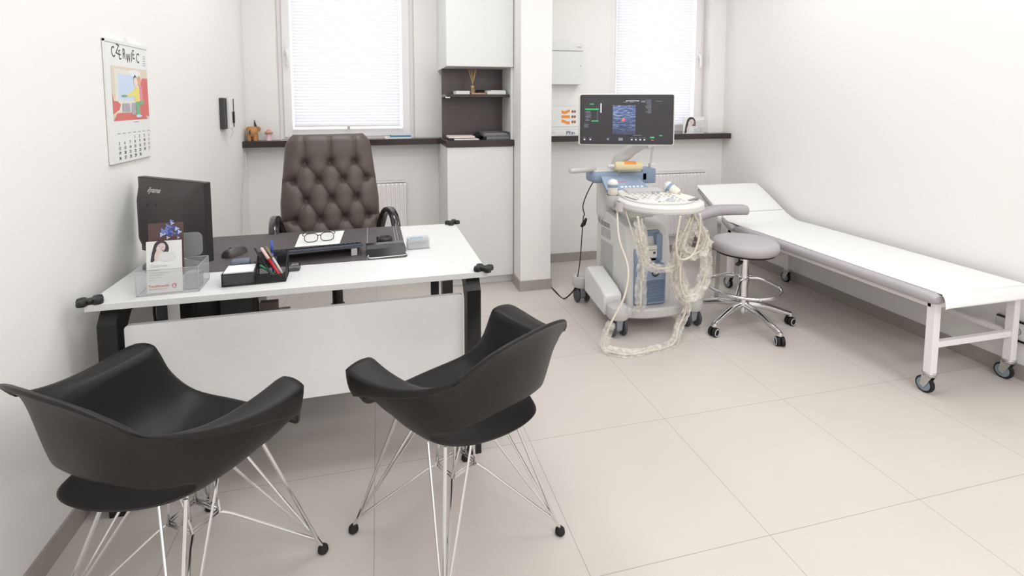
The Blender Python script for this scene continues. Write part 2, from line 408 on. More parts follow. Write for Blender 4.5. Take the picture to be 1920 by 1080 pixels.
# ------------------------------------------------------------ desk
DX, DY, DR = -.261, 2.178, math.radians(.7)
t = desk = thing('desk', 'white office desk with black steel legs and white front panel', 'desk', (DX, DY, 0), DR)
bm = NB(); box(bm, -.641, .641, -.388, .388, .698, .72, .0015); obj('tabletop', bm, mat('desk_laminate', (224, 224, 223), .4, bscale=30), t)
def ucurve(bm, x0, x1):
    o = [(-.375, 0), (-.375, .645), (-.335, .698), (.335, .698), (.375, .645), (.375, 0), (.31, 0), (.31, .595), (.265, .648), (-.265, .648), (-.31, .595), (-.31, 0)]
    # chamfered inverted-U, split in quads so every face is convex
    q = [(0, 1, 10, 11), (1, 2, 9, 10), (2, 3, 8, 9), (3, 4, 7, 8), (4, 5, 6, 7)]
    for f in q:
        prism(bm, [o[i] for i in f], x0, x1, 'yz')
    bmesh.ops.remove_doubles(bm, verts=bm.verts, dist=1e-5)
for s in (-1, 1):
    bm = NB(); a, b = (.565, .617) if s > 0 else (-.617, -.565)
    ucurve(bm, a, b)
    lg = obj('leg_frame', bm, blackmetal, t)
    for y in (-.343, .343):
        bm = NB(); lathe(bm, [(0, 0), (.022, 0), (.024, .006), (.018, .012), (0, .012)], ((a + b) / 2, y, 0.0)); 
        obj('levelling_foot', bm, rubber, lg)
bm = NB(); box(bm, -.565, .565, -.06, -.01, .665, .698); box(bm, -.565, .565, .2, .25, .665, .698); obj('cross_beam', bm, blackmetal, t)
bm = NB(); prism(bm, rrect(-.553, .553, .303, .628, .012), -.352, -.334, 'xz'); obj('modesty_panel', bm, panelw, t)
for x in (-.45, .45):
    bm = NB(); box(bm, x - .015, x + .015, -.334, -.328, .6, .698); box(bm, x - .015, x + .015, -.334, -.29, .692, .698)
    obj('panel_bracket', bm, blackmetal, t)
def bone():
    bm = NB()
    box(bm, -.016, .016, -.013, .013, .0, .016, .005)
    for sx in (-1, 1):
        for sy in (-1, 1):
            lathe(bm, [(0, 0), (.012, .001), (.0135, .008), (.011, .016), (0, .019)], (sx * .017, sy * .012, 0), n=14)
    return bm
for i, (x, y, a) in enumerate(((-.63, -.375, 25), (.628, -.375, -30), (.626, .372, 30), (-.63, .372, -30))):
    b = obj('corner_guard', bone(), blackp, t, smooth=True, loc=(x, y, .7195)); b.rotation_euler = (0, 0, math.radians(a)); b.scale = (1.15, 1.15, 1.1)
ZT = .72
# desk pad
t = thing('desk_pad', 'large grey leatherette desk pad with stitched right border', 'desk pad', (-.325, 2.30, ZT), math.radians(1.0))
bm = NB(); prism(bm, rrect(-.43, .425, -.265, .265, .018), .0003, .003, 'xy'); obj('pad', bm, deskmat_m, t)
bm = NB()
for x in (.265, .39, .402): box(bm, x, x + .0016, -.262, .262, .0028, .0034)
obj('stitching', bm, palegrey, t)
ZP = ZT + .0035

def keyboard():
    t = thing('keyboard', 'black computer keyboard standing on its rear feet on the desk pad', 'keyboard', (-.262, 2.135, ZP), math.radians(7.5) + PI)
    tilt = Matrix.Rotation(math.radians(-13), 4, 'X')
    # local: user side -y, rear +y, rear raised
    tilt = Matrix.Translation((0, -.07, .004)) @ Matrix.Rotation(math.radians(15), 4, 'X') @ Matrix.Translation((0, .07, 0))
    bm = NB(); box(bm, -.185, .185, -.07, .07, .0, .012, .004, M=tilt); obj('housing', bm, mat('keyboard_slate', (50, 58, 68), .35), t)
    bm = NB(); keys = NB()
    for r in range(6):
        y = .055 - r * .0195 - (0.004 if r > 0 else 0)
        x = -.178
        while x < .17:
            wd = .0155 if not (r == 5 and -.1 < x < 0) else .08
            if r == 0 and (int((x + .178) / .0175) % 5 == 4): x += .0175; continue
            box(keys, x, x + wd, y - .0075, y + .0075, .012, .019, .0022, M=tilt, seg=1); x += wd + .0022
    bm.free(); obj('keys', keys, blackp, t)
    for s in (-1, 1):
        bm = NB(); box(bm, s * .15 - .012, s * .15 + .012, .045, .052, .0, .030, .002); obj('foot', bm, palegrey, t)
keyboard()
def mouse(name, lbl, x, y, rz, m):
    t = thing(name, lbl, 'computer mouse', (x, y, ZP), rz)
    bm = NB(); rows = []
    for i in range(9):
        u = i / 8; yy = -.05 + .1 * u
        wv = .032 * math.sin(PI * (.10 + .80 * u)) ** .35; h = .036 * math.sin(PI * (.12 + .66 * u)) ** .55
        rows.append([(wv * math.cos(PI * k / 8), yy, max(.0, h * math.sin(PI * k / 8))) for k in range(9)])
    V = grid(bm, rows); bm.faces.new(V[0]); bm.faces.new(V[-1])
    obj('mouse_body', bm, m, t, smooth='all')
    bm = NB(); cyl(bm, (-.003, .024, .029), (.003, .024, .029), .007, n=12); obj('scroll_wheel', bm, rubber, t)
    return t
mouse('computer_mouse', 'dark grey rounded computer mouse on the pad beside the monitor', -.585, 2.24, math.radians(155), mat('mouse_grey', (70, 66, 64), .35))

# paper and spectacles
bm = NB(); prism(bm, [(-.362, 2.292), (-.178, 2.302), (-.172, 2.535), (-.372, 2.512)], ZP - .0002, ZP + .0006, 'xy')
tag(obj('paper_sheet', bm, paper), 'white sheet of paper on the desk pad under the spectacles', 'paper')
t = thing('spectacles', 'black-framed spectacles lying unfolded on the white paper', 'glasses', (-.268, 2.355, ZP + .0008), math.radians(8))
for s in (-1, 1):
    c = s * .034
    pts = [(c + .028 * math.copysign(abs(math.cos(a)) ** .7, math.cos(a)), 0, .021 + .019 * math.copysign(abs(math.sin(a)) ** .75, math.sin(a))) for a in [2 * PI * k / 24 for k in range(24)]]
    bm = NB(); tube(bm, pts, .0018, 6, closed=True); rim = obj('rim', bm, gloss, t)
    bm = NB(); bm.faces.new([bm.verts.new(p) for p in pts]); obj('lens', bm, acryl, rim)
    bm = NB(); tube(bm, spline([(s * .063, 0, .032), (s * .068, .004, .033), (s * .067, .04, .03), (s * .055, .11, .022), (s * .048, .135, .004)], 4), .0018, 6); obj('temple', bm, gloss, t)
bm = NB(); tube(bm, spline([(-.008, 0, .027), (0, -.002, .031), (.008, 0, .027)], 4), .002, 6); obj('bridge', bm, gloss, t)

# tape ring, letter tray, card holder
t = thing('tape_dispenser', 'small round black desk dispenser with a hollow centre on the pad', 'desk dispenser', (.018, 2.262, ZP))
bm = NB(); lathe(bm, [(.018, .004), (.019, .026), (.024, .031), (.032, .028), (.034, .018), (.032, .0), (.0, .0)], n=32); lathe(bm, [(0, .004), (.018, .004)], n=32); obj('ring_body', bm, blackp, t)
bm = NB(); box(bm, -.008, .008, -.012, .012, .004, .012, .002); obj('core', bm, palegrey, t)
bm = NB(); box(bm, -.036, -.031, -.006, .006, 0, .032, .001); obj('cutter', bm, gloss, t)
t = thing('desk_tray', 'black curved pen tray with chrome wire on the right of the keyboard', 'pen tray', (.02, 2.115, ZP), math.radians(5))
bm = NB(); prof = [(-.06, 0), (-.045, .010), (-.02, .026), (.02, .032), (.055, .032), (.06, .029), (.06, .0)]
prism(bm, prof, -.078, .078, 'yz'); obj('tray_body', bm, gloss, t, mods=[('BEV', .002)])
bm = NB(); tube(bm, spline([(-.074, -.05, .012), (-.07, -.068, .004), (0, -.070, .004), (.07, -.068, .004), (.074, -.05, .012)], 5), .0018, 6); obj('wire', bm, chrome, t)
t = thing('card_holder', 'clear business card holder with grey cards at the desk right', 'card holder', (.155, 2.165, ZT), math.radians(3))
bm = NB()
box(bm, -.048, .048, -.022, -.020, 0, .044); box(bm, -.048, .048, .02, .022, 0, .05); box(bm, -.048, .048, -.022, .022, 0, .002); box(bm, -.048, -.046, -.022, .022, 0, .04); box(bm, .046, .048, -.022, .022, 0, .04)
obj('holder', bm, acryl, t)
bm = NB(); box(bm, -.044, .044, -.017, .014, .003, .046); cards = obj('business_cards', bm, [palegrey], t)
bm = NB(); box(bm, -.04, .03, -.0178, -.0172, .024, .0255); box(bm, -.02, .02, -.0178, -.0172, .017, .018); box(bm, -.03, .034, -.0178, -.0172, .031, .032); obj('print', bm, ink, cards)
bm = NB(); box(bm, -.035, .02, -.012, .008, .0461, .0466); obj('blue_stripe', bm, mat('pale_blue_ink', (130, 170, 196), .6), cards)

# pen and memo organiser
t = thing('desk_organiser', 'black wire mesh desk organiser with memo slips and pen box', 'desk organiser', (-.43, 1.915, ZT), math.radians(3))
bm = NB()
box(bm, -.10, .0, -.062, -.0605, .004, .044, mi=0); box(bm, -.10, -.0985, -.062, .03, .004, .044); box(bm, -.10, 0, .0285, .03, .004, .044)
prism(bm, [(-.062, .004), (-.062, .03), (.035, .085), (.035, .004)], -.001, .001, 'yz'); prism(bm, [(-.062, .004), (-.062, .03), (.035, .085), (.035, .004)], .098, .0995, 'yz')
box(bm, 0, .1, -.062, -.0605, .004, .03); box(bm, 0, .1, .0335, .035, .004, .085)
obj('mesh_walls', bm, mesh_m, t)
bm = NB()
r = .0016
def rod(*p): tube(bm, p, r, 6)
for z in (.003, .044): rod((-.1, -.062, z), (0, -.062, z)); rod((-.1, -.062, z), (-.1, .03, z)); rod((-.1, .03, z), (0, .03, z))
for x, y in ((-.1, -.062), (-.1, .03)): rod((x, y, .003), (x, y, .044))
for x in (0, .1): rod((x, -.062, .003), (x, -.062, .03)); rod((x, -.062, .03), (x, .035, .085)); rod((x, .035, .003), (x, .035, .085)); rod((x, -.062, .003), (x, .035, .003))
rod((0, -.062, .003), (.1, -.062, .003)); rod((0, -.062, .03), (.1, -.062, .03)); rod((0, .035, .085), (.1, .035, .085)); rod((0, .035, .003), (.1, .035, .003))
obj('wire_frame', bm, blackp, t)
bm = NB(); box(bm, -.1, .1, -.062, .035, .001, .004); obj('base', bm, blackp, t)
OR = Matrix.Translation((-.43, 1.915, ZT)) @ Matrix.Rotation(math.radians(3), 4, 'Z')
bm = NB(); box(bm, -.096, -.004, -.057, .025, .005, .048, M=OR); tag(obj('memo_pad', bm, paper), 'block of white memo slips in the wire organiser', 'memo pad')
def pen(lbl, cat, x0, y0, x1, y1, z1, m, mc, r=.0045, L=None):
    a = OR @ Vector((x0, y0, .007)); b = OR @ Vector((x1, y1, z1)); d = (b - a).normalized(); L = (b - a).length
    t = thing('ballpoint_pen', lbl, cat, a, 0, 'pens in the wire organiser')
    bm = NB(); lathe(bm, [(0, 0), (.0012, .001), (r, .018), (r, L * .62), (0, L * .62)], (0, 0, 0), tuple(d), n=12); obj('barrel', bm, m, t)
    bm = NB(); lathe(bm, [(0, L * .62), (r * 1.05, L * .62), (r * .95, L * .97), (0, L)], (0, 0, 0), tuple(d), n=12); obj('cap', bm, mc, t)
pen('red pen with white and red cap leaning across the wire organiser', 'pen', .088, -.05, .01, .03, .105, redp, mat('white_red_cap', (226, 190, 190), .4), .0055)
pen('black pen leaning leftmost in the wire organiser', 'pen', .06, -.045, -.012, .035, .105, blackp, blackp, .004)
pen('grey silver pen leaning behind the red pen', 'pen', .093, -.03, .026, .028, .108, palegrey, mat('olive_cap', (130, 120, 90), .5), .0045)
pen('green pen lying low in the wire organiser', 'pen', .07, -.02, .012, -.02, .055, green, green, .004)
pen('blue pen with pale figure-shaped topper at the back of the organiser', 'pen', .05, .02, .045, .031, .128, plasticb, plasticb, .0045)
# items beside the organiser
t = thing('hole_punch', 'blue-grey desk hole punch behind the memo slips', 'hole punch', (-.515, 2.06, ZP), math.radians(5))
bm = NB(); box(bm, -.036, .03, -.022, .022, .010, .030, .009, seg=3); obj('lever', bm, mat('slate_plastic', (104, 112, 128), .35), t, smooth=True)
bm = NB(); box(bm, -.034, .045, -.026, .026, 0, .011, .003); obj('punch_base', bm, blackp, t)
t = thing('paper_clip_box', 'small black wire tray with clips right of the organiser', 'clip tray', (-.315, 1.985, ZT), 0)
bm = NB(); box(bm, -.018, .018, -.02, .02, 0, .02, .003); obj('tray', bm, mesh_m, t)
bm = NB()
for i in range(7): tube(bm, [(-.012 + .004 * i, -.012, .02), (-.010 + .003 * i, .012, .024), (-.006 + .003 * i, .0, .021)], .0008, 5)
obj('clips', bm, zinc, t)

# monitor
t = thing('computer_monitor', 'black computer monitor seen from behind at the desk left', 'monitor', (-.765, 2.15, ZT), math.radians(-38))
W_, H_ = .195, .148; zc = .188
def rr(w_, h_, y, r=.012, dz=0): return [Vector((p[0], y, p[1] + zc + dz)) for p in rrect(-w_, w_, -h_, h_, r, 4)]
bm = NB(); V = grid(bm, [rr(W_, H_, .012, .004), rr(W_, H_, -.012, .004)], closed=True, smooth=False); bm.faces.new(V[0]); bm.faces.new(V[-1]); obj('bezel', bm, blackp, t)
bm = NB(); V = grid(bm, [rr(W_ - .003, H_ - .003, -.012, .004), rr(W_ - .020, H_ - .012, -.022, .02), rr(W_ - .05, H_ - .05, -.050, .03, -.008), rr(W_ - .075, H_ - .065, -.056, .03, -.01)], closed=True); bm.faces.new(V[-1])
obj('back_cover', bm, mat('monitor_back_plastic', (58, 54, 54), .45, bump=.2, bscale=700), t, smooth=True)
bm = NB()
for i in range(30):
    for j in range(4): box(bm, -.06 + .0045 * i, -.058 + .0045 * i, -.0485, -.0475 + .004, zc + .07 + .005 * j, zc + .0722 + .005 * j)
obj('vents', bm, gloss, t)
bm = NB(); box(bm, -W_ + .012, W_ - .012, .0122, .0128, zc - H_ + .016, zc + H_ - .012); obj('screen', bm, gloss, t)
# lettering on the back: reads from behind, so local x runs toward -x
text('iiyama', .030, mat('logo_silver', (190, 186, 186), .4), t, MX((-.085, -.0455, zc + .100), (1, 0, 0), (0, .52, .85)), 'brand_lettering', bold=.0004)
for x in (-.07, -.02):
    bm = NB(); cyl(bm, (x, -.0555, zc + .055), (x, -.0575, zc + .055), .005, n=10); obj('screw', bm, gloss, t)
bm = NB(); box(bm, -.03, .03, -.055, -.025, .008, zc - .07, .004); obj('stand_neck', bm, blackp, t)
bm = NB(); prism(bm, [(.105 * math.cos(2 * PI * k / 32), -.03 + .075 * math.sin(2 * PI * k / 32)) for k in range(32)], 0.0005, .012, 'xy'); obj('stand_base', bm, blackp, t, mods=[('BEV', .003)])
# monitor cable
# brochure holder
def face_art(parent, o, x, y, s, nm='portrait_print'):
    """generic monochrome portrait: dark hair, pale face, pale shoulders, printed flat on the card"""
    M = MX(o, x, y)
    def blob(bm, pts, mi, d):
        vs = [bm.verts.new(M @ Vector((p[0] * s, p[1] * s, d))) for p in pts]; f = bm.faces.new(vs); f.material_index = mi
    def ell(cx_, cy_, a, b, rot=0, n=24):
        return [(cx_ + a * math.cos(k) * math.cos(rot) - b * math.sin(k) * math.sin(rot), cy_ + a * math.cos(k) * math.sin(rot) + b * math.sin(k) * math.cos(rot)) for k in [2 * PI * i / n for i in range(n)]]
    bm = NB()
    hair = [(p.x, p.y) for p in spline([(.12, .02, 0), (.14, .25, 0), (.2, .55, 0), (.3, .85, 0), (.5, .98, 0), (.72, .9, 0), (.84, .66, 0), (.82, .42, 0), (.7, .27, 0), (.45, .34, 0), (.32, .25, 0), (.25, .05, 0)], 4, True)]
    blob(bm, hair, 0, .0002)
    blob(bm, ell(.72, .22, .42, .22, -.1), 1, .0003)
    blob(bm, ell(.53, .63, .17, .235, -.45), 2, .0004)
    blob(bm, ell(.36, .3, .085, .25, -.2), 2, .00045)
    for (a, b, c, d, r_) in ((.47, .72, .035, .010, -.4), (.60, .66, .035, .010, -.4), (.60, .52, .05, .012, -.4)): blob(bm, ell(a, b, c, d, r_), 0, .0006)
    blob(bm, ell(.545, .61, .012, .05, -.4), 3, .0006)
    return obj(nm, bm, [mat('print_dark_hair', (66, 60, 64), .6), mat('print_shirt', (224, 224, 226), .7), mat('print_skin', (222, 206, 202), .7), inkl], parent)
HB = thing('brochure_holder', 'clear acrylic brochure holder at the front left of the desk', 'brochure holder', (-.682, 1.90, ZT), math.radians(3))
bm = NB()
box(bm, -.092, .088, -.075, -.073, .0, .085, .0005); box(bm, -.092, -.090, -.075, .05, 0, .085); box(bm, .086, .088, -.075, .05, 0, .085); box(bm, -.092, .088, .048, .05, 0, .085)
obj('front_tray', bm, acryl, HB)
bm = NB(); prism(bm, rrect(-.075, .075, .09, .175, .02), .040, .042, 'xz'); obj('rear_pocket', bm, acryl, HB)
bm = NB(); box(bm, -.092, .088, -.075, .05, 0, .002); obj('tray_floor', bm, acryl, HB)
bm = NB()
for a, b in (((-.092, -.075), (.088, -.075)), ((-.092, .05), (.088, .05)), ((-.092, -.075), (-.092, .05)), ((.088, -.075), (.088, .05))):
    for z in (.001, .085): tube(bm, [(a[0], a[1], z), (b[0], b[1], z)], .0012, 5)
for a in ((-.092, -.075), (.088, -.075), (-.092, .05), (.088, .05)): tube(bm, [(a[0], a[1], 0), (a[0], a[1], .085)], .0012, 5)
obj('edges', bm, acryl_edge, HB)
HM = Matrix.Translation((-.682, 1.90, ZT)) @ Matrix.Rotation(math.radians(3), 4, 'Z')
lean = Matrix.Rotation(math.radians(-5), 4, 'X')
def leaf(name, lbl, x0, x1, y, z0, z1, th, cat='brochure', m=paper):
    t = thing(name, lbl, cat, HM @ Vector((0, y, z0)), math.radians(3), 'brochures in the acrylic holder')
    bm = NB(); box(bm, x0, x1, 0, th, 0, z1 - z0, M=lean); obj('sheets', bm, m, t); return t
b1 = leaf('brochure', 'white clinic brochure with red emblem, front pocket of the acrylic holder', -.066, .035, -.062, .003, .172, .006)
def LM(x, z, d=-.0004): return lean @ MX((x, d, z), (1, 0, 0), (0, 0, 1))
text('Terpiłowski', .0125, red, b1, LM(-.062, .019), 'clinic_name', bold=.0002)
text('CENTRUM MEDYCZNE', .0052, mat('pale_red_ink', (214, 140, 134), .6), b1, LM(-.062, .011), 'clinic_subtitle')
bm = NB(); M = LM(.012, .017, -.0004)
f = bm.faces.new([bm.verts.new(M @ Vector(((p.x), (p.y), 0.0002))) for p in spline([(-.006, .004, 0), (-.004, .010, 0), (.004, .011, 0), (.0075, .006, 0), (.005, -.002, 0), (.001, -.006, 0), (-.004, -.002, 0)], 4, True)]); obj('emblem', bm, red, b1)
text('t', .016, paper, b1, LM(-.0085 + .018, .0155, -.0009), 'emblem_letter', bold=.0006)
bm = NB()
for i, (wd) in enumerate((.028, .058, .042, .038, .018)): box(bm, -.06, -.06 + wd, -.0007, -.0003, .074 - i * .008, .0752 - i * .008, M=lean)
obj('text_lines', bm, inkl, b1)
text('Gabinet', .015, mat('pale_title_ink', (206, 204, 206), .7), b1, LM(-.055, .085), 'title')
face_art(b1, lean @ Vector((-.062, -.0005, .102)), (1, 0, 0), (lean @ Vector((0, 0, 1))), .072)
b2 = leaf('brochure', 'dark brown brochure with blue flower behind the white one', -.068, .033, -.030, .05, .225, .006, m=mat('brown_cover', (92, 68, 66), .45))
bm = NB()
random.seed(3)
for i in range(26):
    cx_, cz_ = random.gauss(-.005, .013), random.gauss(.148, .010); rr_ = random.uniform(.003, .007)
    vs = [bm.verts.new(lean @ Vector((cx_ + rr_ * (1 + .5 * math.cos(3 * a)) * math.cos(a), -.0004 - .00003 * i, cz_ + rr_ * (1 + .5 * math.cos(3 * a)) * math.sin(a)))) for a in [2 * PI * k / 12 for k in range(12)]]
    f = bm.faces.new(vs); f.material_index = i % 3
obj('flower_print', bm, [mat('flower_blue', (110, 130, 200), .5), mat('flower_pale', (186, 200, 232), .5), mat('flower_deep', (70, 84, 160), .5)], b2)
bm = NB(); box(bm, -.066, .034, -.028, -.024, .09, .10, M=HM); bm.free()
b3 = leaf('brochure', 'stack of grey leaflets lying in the right of the acrylic holder', .038, .082, -.05, .004, .055, .05, m=paperd)

# ------------------------------------------------------------ armchairs
def armchair(lbl, x, y, heading, group):
    t = thing('tub_armchair', lbl, 'chair', (x, y, 0), heading - PI / 2, group)
    st = [
     [(0, .06, .400), (0, .12, .406), (0, .17, .416), (0, .20, .424), (0, .214, .424), (0, .222, .416), (0, .226, .404), (0, .224, .396)],
     [(.05, .06, .400), (.08, .12, .406), (.095, .165, .418), (.105, .193, .427), (.11, .207, .427), (.113, .215, .419), (.116, .218, .408), (.116, .216, .400)],
     [(.075, .05, .400), (.125, .10, .409), (.160, .135, .426), (.182, .155, .44), (.196, .165, .447), (.205, .17, .446), (.212, .172, .437), (.213, .170, .428)],
     [(.085, .04, .400), (.145, .075, .412), (.185, .10, .436), (.208, .115, .47), (.224, .123, .505), (.238, .128, .522), (.25, .127, .518), (.252, .122, .505)],
     [(.09, .03, .400), (.15, .05, .415), (.195, .065, .45), (.220, .075, .53), (.236, .085, .628), (.275, .085, .634), (.318, .075, .626), (.312, .070, .545)],
     [(.095, .0, .400), (.155, .01, .415), (.202, .01, .455), (.225, .01, .53), (.237, .01, .618), (.275, .01, .624), (.314, .005, .618), (.311, .005, .575)],
     [(.09, -.03, .400), (.15, -.05, .415), (.195, -.07, .455), (.216, -.08, .53), (.230, -.085, .616), (.256, -.09, .625), (.284, -.095, .622), (.284, -.095, .600)],
     [(.085, -.05, .400), (.14, -.09, .415), (.182, -.125, .452), (.194, -.138, .485), (.214, -.160, .622), (.230, -.172, .640), (.248, -.184, .644), (.249, -.185, .628)],
     [(.075, -.07, .400), (.115, -.125, .414), (.150, -.190, .455), (.176, -.200, .502), (.194, -.225, .605), (.201, -.238, .655), (.212, -.252, .676), (.216, -.256, .668)],
     [(.055, -.085, .400), (.082, -.15, .414), (.105, -.248, .475), (.120, -.245, .530), (.130, -.262, .625), (.134, -.276, .700), (.141, -.298, .740), (.147, -.316, .747)],
     [(.03, -.09, .400), (.045, -.16, .414), (.055, -.280, .488), (.064, -.265, .542), (.068, -.285, .635), (.070, -.300, .715), (.074, -.320, .763), (.078, -.340, .770)],
     [(0, -.09, .400), (0, -.162, .414), (0, -.290, .492), (0, -.270, .545), (0, -.290, .640), (0, -.305, .720), (0, -.324, .768), (0, -.348, .778)],
    ]
    full = st + [[(-p[0], p[1], p[2]) for p in s] for s in st[-2:0:-1]]
    bm = NB(); c = bm.verts.new((0, -.01, .398)); n = len(full)
    V = [[bm.verts.new(p) for p in s] for s in full]
    for i in range(n):
        a, b = V[i], V[(i + 1) % n]
        bm.faces.new((c, a[0], b[0]))
        for j in range(7):
            if j == 2 and 7 <= i <= n - 8: continue       # open slot between seat and back band
            bm.faces.new((a[j], a[j + 1], b[j + 1], b[j]))
    cl = bm.edges.layers.float.new('crease_edge')
    def cre(a, b, v):
        e = bm.edges.get((a, b))
        if e: e[cl] = v
    for i in range(n):
        k = min(i, n - i); q = (i + 1) % n; kk = min(k, min(q, n - q))
        if 3 <= kk <= 7:
            cre(V[i][4], V[q][4], .8); cre(V[i][6], V[q][6], .9)
        if k == 4:
            for j in (4, 5, 6): cre(V[i][j], V[i][j + 1], .7)
        if kk >= 8: cre(V[i][7], V[q][7], .5)
        if k == 8:
            for j in (4, 5, 6): cre(V[i][j], V[i][j + 1], .6)
    sh = obj('seat_shell', bm, shellm, t, smooth='all', mods=[('SOLID', .008, 0), ('SUB', 2)])
    # wire base
    h = .2295
    cor = [(h, h), (-h, h), (-h, -h), (h, -h)]
    nod = [(.045, .04), (-.045, .04), (-.045, -.04), (.045, -.04)]
    mnt = [(.135, .11), (-.135, .11), (-.125, -.11), (.125, -.11)]
    for i in range(4):
        f = Vector((cor[i][0], cor[i][1], .018)); m_ = Vector((mnt[i][0], mnt[i][1], .402 if i < 2 else .404))
        k1 = Vector((nod[i][0], nod[i][1], .235))
        bm = NB()
        fi = Vector((f.x * .955, f.y * .955, .045))
        tube(bm, [f, fi, m_], .0052, 8)
        n1 = Vector((nod[(i + 1) % 4][0], nod[(i + 1) % 4][1], .235)); n2 = Vector((nod[(i - 1) % 4][0], nod[(i - 1) % 4][1], .235))
        top = Vector((m_.x * .9, m_.y * .9, .40))
        sx_ = Vector((k1.x * 1.05, n1.y if abs(n1.x - k1.x) < .01 else k1.y, .235))
        tube(bm, spline([fi, k1 + (fi - k1) * .12, k1 + Vector((0, 0, .006)), Vector((-mnt[i][0] * .15 + k1.x * .6, k1.y * 1.5, .395))], 3), .0036, 6)
        tube(bm, [fi, Vector((mnt[i][0] * .95, k1.y * .4, .40))], .0036, 6)
        tube(bm, [fi, Vector((k1.x * .4, mnt[i][1] * .95, .40))], .0036, 6)
        lg = obj('wire_leg', bm, chrome, t, smooth=True)
        bm = NB(); lathe(bm, [(0, 0), (.011, 0), (.0155, .006), (.0145, .016), (.007, .024), (0, .025)], (f.x, f.y, 0.0), n=18); obj('rubber_foot', bm, rubber, lg, smooth=True)
    bm = NB()
    for z in (.228, .238): tube(bm, [(a[0], a[1], z) for a in nod], .0036, 6, closed=True)
    for a in nod: tube(bm, [(a[0] * .9, a[1], .225), (a[0] * .8, a[1] * 1.1, .397)], .0036, 6)
    obj('centre_brace', bm, chrome, t)
    bm = NB(); box(bm, -.06, .06, -.06, .06, .386, .396, .003); obj('seat_mount', bm, blackp, t)
    return t
armchair('black plastic tub armchair with chrome wire legs, nearest the left wall', -.505, 1.44, math.radians(56), 'visitor armchairs in front of the desk')
armchair('black plastic tub armchair with chrome wire legs, right of the other one', .213, 1.474, math.radians(120.5), 'visitor armchairs in front of the desk')

# ------------------------------------------------------------ executive chair
t = thing('office_chair', 'high-backed black leather office chair with diamond tufting behind the desk', 'office chair', (-.250, 2.84, 0), math.radians(190))
# local: sitter faces +y (towards the desk -> world -y after 184 deg turn)
LEA = Matrix.Translation((0, -.02, .52)) @ Matrix.Rotation(math.radians(9), 4, 'X')
NX, NZ = 84, 108; HWB = .258; HB_ = .66
btn = []
rows_z = [.50, .405, .30, .195, .10]
cols = {0: (-.118, 0, .118), 1: (-.172, -.058, .058, .172)}
for i, z in enumerate(rows_z):
    for x in cols[i % 2]: btn.append((x * 1.1, z, i))
segs = []
for (x, z, i) in btn:
    for (x2, z2, j) in btn:
        if j == i + 1 and abs(x2 - x) < .085: segs.append((x, z, x2, z2))
    if i == 0: segs.append((x, z, x * 1.04, HB_))
    if i % 2 == 1 and abs(x) > .15: segs.append((x, z, math.copysign(.3, x), z + .0))
for (x, z, i) in btn:
    if i == 4: segs.append((x, z, x * .6, -.02))
def width(z):
    u = z / HB_
    w_ = HWB * (1.0 - .15 * max(0, u - .45) / .55)
    e = max(0, (u - .90) / .10); 
    return w_ * (1 - .16 * e * e * 1.0)
def front(xn, z):
    hw_ = width(z); x = xn * hw_
    y = .055 * (1 - abs(xn) ** 5) ** .5
    e = (z / HB_); y *= min(1, ((1 - e) / .06)) ** .45 if e > .94 else 1
    d = 9
    for (a, b, i) in btn:
        q = (x - a) ** 2 + (z - b) ** 2; y -= .024 * math.exp(-q / .00035) + .012 * math.exp(-q / .0022)
    for (a, b, c, e_) in segs:
        L = (c - a) ** 2 + (e_ - b) ** 2; s = max(0, min(1, ((x - a) * (c - a) + (z - b) * (e_ - b)) / L))
        d = min(d, math.hypot(x - a - s * (c - a), z - b - s * (e_ - b)))
    y -= .010 * math.exp(-d / .0035) + .005 * math.exp(-(d / .02) ** 2)
    return Vector((x, y, z))
bm = NB()
fr = [[front(-1 + 2 * i / NX, HB_ * j / NZ) for i in range(NX + 1)] for j in range(NZ + 1)]
A = grid(bm, [[LEA @ p for p in r] for r in fr])
bk_ = [[LEA @ Vector((p.x, -.035 * (1 - abs(-1 + 2 * i / NX) ** 4), p.z)) for i, p in enumerate(r)] for r in fr]
B = grid(bm, bk_)
bmesh.ops.remove_doubles(bm, verts=[v for r in A + B for v in (r[0], r[-1])], dist=.004)
bmesh.ops.holes_fill(bm, edges=[e for e in bm.edges if e.is_boundary], sides=0)
obj('backrest', bm, leather, t, smooth='all')
bm = NB()
for (x, z, i) in btn:
    p = LEA @ (front(x / width(z), z) + Vector((0, .002, 0))); lathe(bm, [(0, .004), (.005, .003), (.007, 0), (0, -.002)], p, tuple(LEA.to_3x3() @ Vector((0, 1, 0))), n=10)
obj('buttons', bm, leather, t, smooth=True)
bm = NB(); rows = []
for j in range(9):
    u = j / 8
    rows.append([(math.copysign(min(1, abs(math.cos(a))) ** .5, math.cos(a)) * .25 * (1 - .1 * abs(2 * u - 1) ** 3), -.05 + .41 * u, .535 + .055 * math.copysign(abs(math.sin(a)) ** .6, math.sin(a)) * (1 - .55 * abs(2 * u - 1) ** 4)) for a in [2 * PI * k / 28 for k in range(28)]])
V = grid(bm, rows, closed=True); bm.faces.new(V[0]); bm.faces.new(V[-1]); obj('seat_cushion', bm, leather, t, smooth=True)
